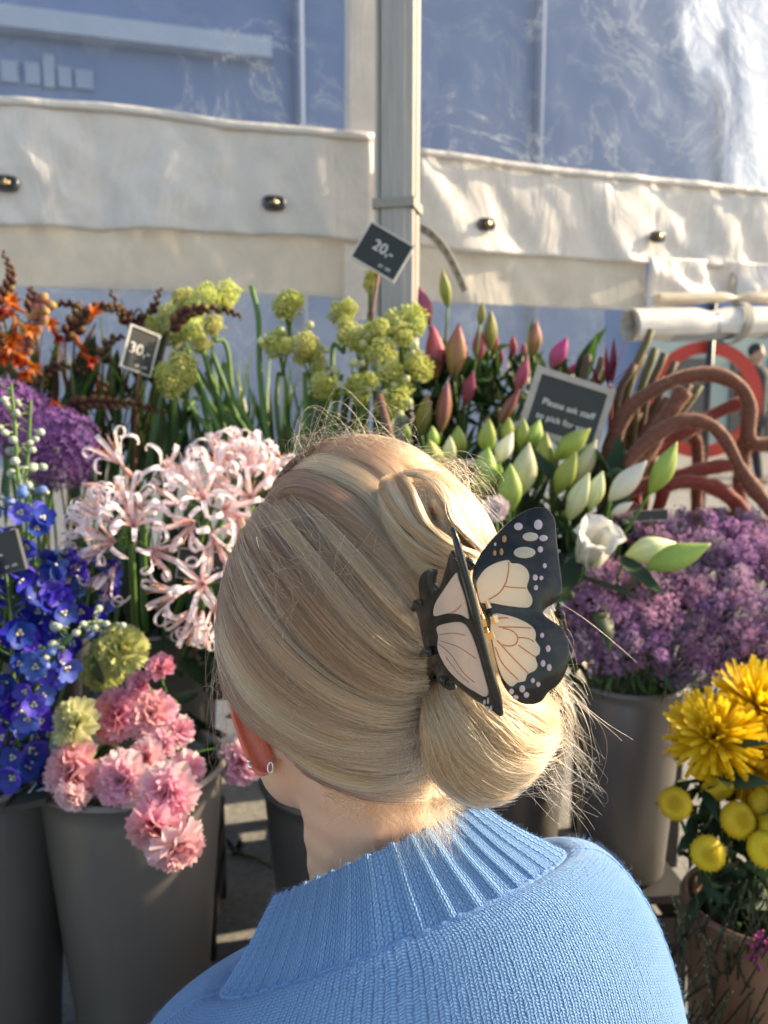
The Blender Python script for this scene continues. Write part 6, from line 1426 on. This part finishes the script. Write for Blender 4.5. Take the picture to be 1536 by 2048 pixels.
for i in range(40): mb.add(*ICO1, Matrix.Translation(Vector((random.gauss(0, .006), random.gauss(0, .006), random.gauss(0, .016)))) @ Matrix.Diagonal((.0028, .0028, .0035, 1)))
o = ob('flower_spike', mb.mesh('flower_spike', mg), th, mat4(P(1530, 1888, .94), (.2, 0, 1))); o['kind'] = 'stuff'
# ---------------------------------------------------------------- rust red branches and brown stems
def velvet(name, a, b_):
    m, t, b, o = new_mat(name); n = noise_(t, 70, 6, tc(t), .7); t.links.new(mixc(t, n, a, b_), b.inputs['Base Color']); b.inputs['Roughness'].default_value = .75; b.inputs['Sheen Weight'].default_value = .5; b.inputs['Sheen Roughness'].default_value = .35; b.inputs['Sheen Tint'].default_value = (1, .75, .6, 1); bump(t, b, n, .5, .004); return m
VR = velvet('rust_velvet_bark', (.10, .032, .02), (.19, .065, .04)); VR2 = velvet('red_velvet_bark', (.17, .02, .017), (.27, .042, .032)); BS = velvet('brown_cut_stem', (.07, .045, .03), (.14, .09, .055)); GS = velvet('olive_cut_stem', (.08, .08, .03), (.14, .13, .05))
FUZ = plain('velvet_fibre', (.42, .2, .13), .8)  # pale colour put in for a rim of light on the fuzzy bark
def branch(label, poly, d, rpx, m, taper=.8, dd=0.0, key='bran', toground=True):
    n = 34; pts = catmull([P(*z1(x, y), d+dd*i/(len(poly)-1)) for i, (x, y) in enumerate(poly)], n); r = rpx*1.18*.2637/pxm(d); th = thing('fasciated_branch', label, 'branch', inb(key))
    rad = [r*(1+.28*noise.noise(pts[i]*22)+.12*noise.noise(pts[i]*70))*lerp(1, taper, i/(n-1)) for i in range(n)]; mb = MB(); v, f = tube(pts, rad, 14)
    v = [p + Vector((noise.noise(p*90), noise.noise(p*90+Vector((5, 0, 0))), noise.noise(p*90+Vector((0, 7, 0)))))*r*.14 for p in v]; mb.add(v, f); ob('limb', mb.mesh('limb', m), th)
    r_ = np.random.default_rng(int(poly[0][0])); fz_ = []
    for _ in range(2600):
        p = v[r_.integers(0, len(v))]; k = min(range(0, n, 3), key=lambda i: (pts[i]-p).length_squared); dv = (p-pts[k]).normalized()*r*r_.uniform(.12, .4) + Vector(r_.normal(0, .0012, 3)); p = p + Vector(r_.normal(0, .0015, 3)); fz_.append([tuple(p), tuple(p+dv*.5), tuple(p+dv)])
    fo = strands('velvet_fibres', th, np.array(fz_), .00016, FUZ, .5); fo['kind'] = 'stuff'
    if toground: add_stem(th, catmull([th.location.copy(), th.location.lerp(pts[0], .6), pts[0]], 10), r*.8, r*.95, m, 'stalk', 10)
branch('tallest rust red branch looping over and dropping to the picture edge', [(60, 1420), (200, 1000), (420, 830), (640, 735), (860, 715), (1040, 790), (1130, 930), (1125, 1110), (1140, 1230), (1320, 1240), (1500, 1200)], 1.40, 46, VR, 1.0)
branch('rust red branch arching down under the tall loop', [(150, 1450), (330, 1250), (560, 1090), (720, 1065), (860, 1110), (960, 1230), (1060, 1420), (1180, 1600), (1330, 1780)], 1.34, 46, VR, .95)
branch('straight red branch crossing up to the loop', [(250, 1420), (520, 1230), (720, 1110), (900, 1000), (1090, 920)], 1.44, 40, VR2, 1.1)
branch('low red branch running level behind the lily bud', [(120, 1660), (330, 1560), (600, 1480), (860, 1420), (1040, 1400)], 1.40, 40, VR2, 1.0)
branch('red branch sloping down to the statice at the picture edge', [(500, 1560), (700, 1530), (900, 1590), (1040, 1700), (1160, 1850), (1300, 1980)], 1.38, 42, VR2, 1.1)
branch('upright sunlit branch standing behind the lime lily bud', [(735, 1830), (735, 1600), (745, 1400), (735, 1230), (700, 1190)], 1.48, 36, VR, .9)
branch('stout upright branch rising from the statice', [(1060, 1900), (1050, 1720), (1060, 1560), (1080, 1400), (1100, 1200)], 1.42, 52, VR, .8)
branch('curved rust branch low behind the statice flowers', [(640, 1850), (780, 1790), (930, 1780), (1060, 1880), (1200, 1850), (1330, 1830)], 1.42, 34, VR, .9)
branch('slanted rust brown branch beside the request sign', [(20, 1560), (200, 1440), (340, 1330), (480, 1080), (640, 840)], 1.36, 60, VR, .9)
def cut(label, q, d, rpx, m, g='brown cut stems leaning behind the request sign'):
    a = P(*z1(q[0], q[1]), d); b = P(*z1(q[2], q[3]), d+.02); r = rpx*.2637/pxm(d); foot = inb('bran'); th = thing('cut_stem', label, 'stem', foot, g)
    add_stem(th, catmull([foot, foot.lerp(b, .5), b, a], 14), r, r, m, 'stalk', 10); mb = MB(); v = (a-b).normalized(); mb.add(*tube([a, a+v*.001], r*.8, 10)); ob('cut_end', mb.mesh('cut_end', plain('pale_wood', (.34, .24, .15), .7)), th)
for i, (q, m_) in enumerate((((390, 380, 200, 900), GS), ((420, 520, 260, 1050), GS), ((490, 560, 330, 1000), BS), ((570, 620, 400, 1050), BS), ((330, 560, 180, 1000), BS), ((260, 640, 120, 1000), BS), ((20, 590, -60, 960), BS), ((620, 860, 380, 1250), BS), ((760, 800, 500, 1250), GS), ((680, 790, 430, 1200), BS), ((180, 960, 60, 1400), BS), ((-90, 570, -120, 900), BS), ((130, 1060, 20, 1400), BS), ((300, 1000, 100, 1420), VR), ((420, 950, 190, 1400), VR), ((520, 900, 260, 1380), VR))):
    cut('brown cut stem with a pale sawn end, leaning behind the request sign', q, 1.46+.02*(i % 5), 30 if m_ is not VR else 38, m_)
DR = petal('dark_red_leaf', [(0, (.10, .01, .03)), (1, (.17, .015, .05))], trans=.25, rough=.35, objvar=.2); DRM = leaf_mesh(1, .085, .25, 'dark_leaf', DR)
th = thing('dark_red_plant', 'pointed dark red leaves sticking up behind the request sign', 'plant', inb('bran'))
for q in ((90, 780, 115, 430), (60, 800, 235, 440), (90, 790, 350, 560), (60, 800, 30, 500), (100, 800, 330, 680), (40, 900, -100, 620)): b = P(*z1(q[0], q[1]), 1.42); t_ = P(*z1(q[2], q[3]), 1.40); ob('leaf', DRM, th, mat4(b, t_-b, (t_-b).length, 0))
add_stem(th, stem_pts(P(*z1(80, 800), 1.42), th.location.copy()), .005, .004, VR2)
# dark foliage behind the lilies
th = thing('leafy_stem', 'dark green leaves filling the gaps between the pink and white lilies', 'foliage', inb('plily'))
for i in range(230):
    b = P(random.uniform(800, 1170), random.uniform(760, 1150) if i > 70 else random.uniform(740, 860), random.uniform(1.57, 1.68)); put_leaf(th, b, rdir(.1, 1)+Vector((0, -.2, .5)), random.uniform(.07, .14), LEAFD+LEAF+LEAF)
th = thing('leafy_stem', 'dark leaves beneath the white lilies above the butterfly wing', 'foliage', inb('wlily'))
for i in range(110):
    b = P(random.uniform(880, 1270), random.uniform(950, 1240), random.uniform(1.28, 1.42)); put_leaf(th, b, rdir(-.3, .9)+Vector((0, -.3, .2)), random.uniform(.06, .12), LEAFD)
th = thing('leafy_stem', 'dark strap leaves beneath the nerine heads', 'foliage', inb('ner'))
for i in range(60):
    x = random.uniform(190, 460); b = P(x, random.uniform(1200, 1320), random.uniform(1.28, 1.42)); t_ = P(x+random.uniform(-50, 50), random.uniform(960, 1120), random.uniform(1.26, 1.4)); put_leaf(th, b, t_-b, (t_-b).length, BLADE[:2]+LEAFD[:1])
for i in range(30):
    put_leaf(th, P(random.uniform(380, 470), random.uniform(1180, 1480), random.uniform(1.2, 1.34)), rdir(-.3, .9), random.uniform(.06, .12), LEAFD)
# ---------------------------------------------------------------- price cards
FRM = plain('clear_frame_edge', (.62, .60, .56), .3, 0, .1); CARD = plain('black_card', (.022, .026, .026), .45, 0, .3, 30); INK = plain('white_chalk_print', (.75, .74, .72), .6); STK = plain('brown_stick', (.16, .075, .05), .6, 0, .3, 40)
def card(label, corners, d, texts=(), stick=None, fr_w=.10, depths=(0, 0, 0, 0), frm=None, key=None):
    """corners in the picture: top left, top right, bottom right, bottom left"""
    q = [P(x, y, d+e) for (x, y), e in zip(corners, depths)]; c = sum(q, Vector())/4; X = ((q[1]-q[0])+(q[2]-q[3]))/2; Y = ((q[0]-q[3])+(q[1]-q[2]))/2; W, H = X.length, Y.length; x = X.normalized(); y = (Y - x*Y.dot(x)).normalized(); n = x.cross(y)
    M = Matrix((x, y, n)).transposed().to_4x4(); M.translation = c
    th = ob('price_card', None, None, Matrix.Translation(c if not stick else P(*stick[-1]))); tag(th, label, 'sign')
    e = fr_w*H; mb = MB(); mb.add(*box(0, 0, 0, W-e*1.0, H-e*1.0, .004)); bo = ob('card', mb.mesh('card', CARD, False), th, M)
    for (cx, cy, sx, sy) in ((0, H/2-e/4, W, e/2), (0, -H/2+e/4, W, e/2), (-W/2+e/4, 0, e/2, H-e), (W/2-e/4, 0, e/2, H-e)):
        mb = MB(); mb.add(*box(cx, cy, 0, sx, sy, .008)); ob('frame', mb.mesh('frame', frm or FRM, False), th, M)
    for (s, tx, ty, size, al) in texts:
        cu = bpy.data.curves.new('lettering', 'FONT'); cu.body = s; cu.size = size*H; cu.align_x = al; cu.align_y = 'CENTER'; cu.extrude = .0002
        to = bpy.data.objects.new('tmp', cu); COL.objects.link(to); dg = bpy.context.evaluated_depsgraph_get(); me = bpy.data.meshes.new_from_object(to.evaluated_get(dg)); bpy.data.objects.remove(to)
        me.materials.clear(); me.materials.append(INK); ob('lettering', me, bo, M @ Matrix.Translation((tx*W, ty*H, .0024)))
    if stick:
        mb = MB(); mb.add(*tube(catmull([P(*p) for p in stick], 10), .0042, 8)); ob('stick', mb.mesh('stick', STK), th)
    return th
card('price card reading twenty, tilted before the tent post', [(737, 440), (822, 490), (795, 570), (705, 517)], 1.52, [('20,-', 0, .06, .36, 'CENTER'), ('pr. stk', .2, -.30, .12, 'CENTER')], [(757, 545, 1.53), (742, 640, 1.52), (728, 800, 1.54), (722, 1000, 1.6)], .07)
card('price card reading thirty among the crocosmia', [(250, 645), (317, 670), (303, 757), (249, 735)], 1.46, [('30,-', -.02, .0, .34, 'CENTER'), ('pr. stk', .15, -.33, .11, 'CENTER')], [(280, 745, 1.47), (274, 800, 1.48), (268, 960, 1.56)], .08, (0, .04, .04, 0))
card('larger framed card asking customers to ask the staff', [(1078, 728), (1232, 785), (1190, 905), (1030, 862)], 1.38, [('Please ask staff', .02, .02, .135, 'CENTER'), ('to pick for you', .0, -.20, .135, 'CENTER')], [(1120, 880, 1.385), (1110, 960, 1.39), (1100, 1150, 1.4)], .20, frm=plain('grey_wood_frame', (.40, .36, .33), .7, 0, .25, 40, bumpk=.3))
card('black price card at the picture edge in the delphiniums', [(-60, 1085), (48, 1055), (40, 1140), (-64, 1165)], .96, [('25,-', -.06, .0, .36, 'CENTER'), ('pr. stk', .25, -.33, .12, 'CENTER')], [(-10, 1140, .965), (-15, 1300, 1.0), (-20, 1500, 1.04)], .05, frm=plain('dark_frame', (.08, .08, .085), .4))
card('black price card lying across the bucket below the carnations', [(15, 1578), (95, 1562), (130, 1590), (45, 1608)], .955, [('12,-', .2, .1, .5, 'CENTER')], None, .04, (.05, .05, 0, 0), CARD)
card('dark price card half hidden under the nerine petals', [(350, 1095), (450, 1105), (448, 1165), (362, 1155)], 1.16, [('20,-', .2, 0, .4, 'CENTER')], [(400, 1150, 1.165), (395, 1250, 1.2), (385, 1350, 1.28)], .04)
card('plain dark card standing above her crown', [(795, 912), (845, 885), (858, 950), (800, 975)], 1.2, (), [(825, 940, 1.205), (830, 1040, 1.25), (850, 1150, 1.33)], .04)
th = card('small dark card lying behind the open white lily', [(1262, 1022), (1335, 1018), (1335, 1040), (1262, 1044)], 1.3, (), [(1300, 1035, 1.3), (1295, 1110, 1.3), (1290, 1200, 1.3)], .08)
th = thing('plant_stake', 'brown stick leaning down behind her crown', 'stick', P(800, 980, 1.36)); mb = MB(); mb.add(*tube([P(757, 790, 1.38), P(790, 905, 1.36), P(800, 980, 1.36)], .0075, 8)); ob('rod', mb.mesh('rod', STK), th)
# fallen bits on the pavement
LT = plain('fallen_leaf', (.10, .14, .03), .6); 
for i, (x, y, lb) in enumerate(((470, 1712, 'crumpled green flower head fallen on the pavement'), (452, 1628, 'tiny yellow petal on the pavement by the carnation bucket'))):
    gpt = hit(x, y, Vector((0, 0, 0)), Vector((0, 0, 1))); th = thing('fallen_flower', lb, 'flower', gpt)
    for k in range(9 if i == 0 else 3): ob('petal', random.choice(LEAFD if i == 0 else TEP), th, mat4(gpt + Vector((random.uniform(-.012, .012), random.uniform(-.012, .012), .01)), rdir(0, 1), .035 if i == 0 else .3, random.random()*6))
    if i == 0: add_stem(th, [gpt+Vector((0, 0, .008)), gpt+Vector((.05, -.02, .008)), gpt+Vector((.09, -.05, .005))], .004, .003, MAT['stem'])
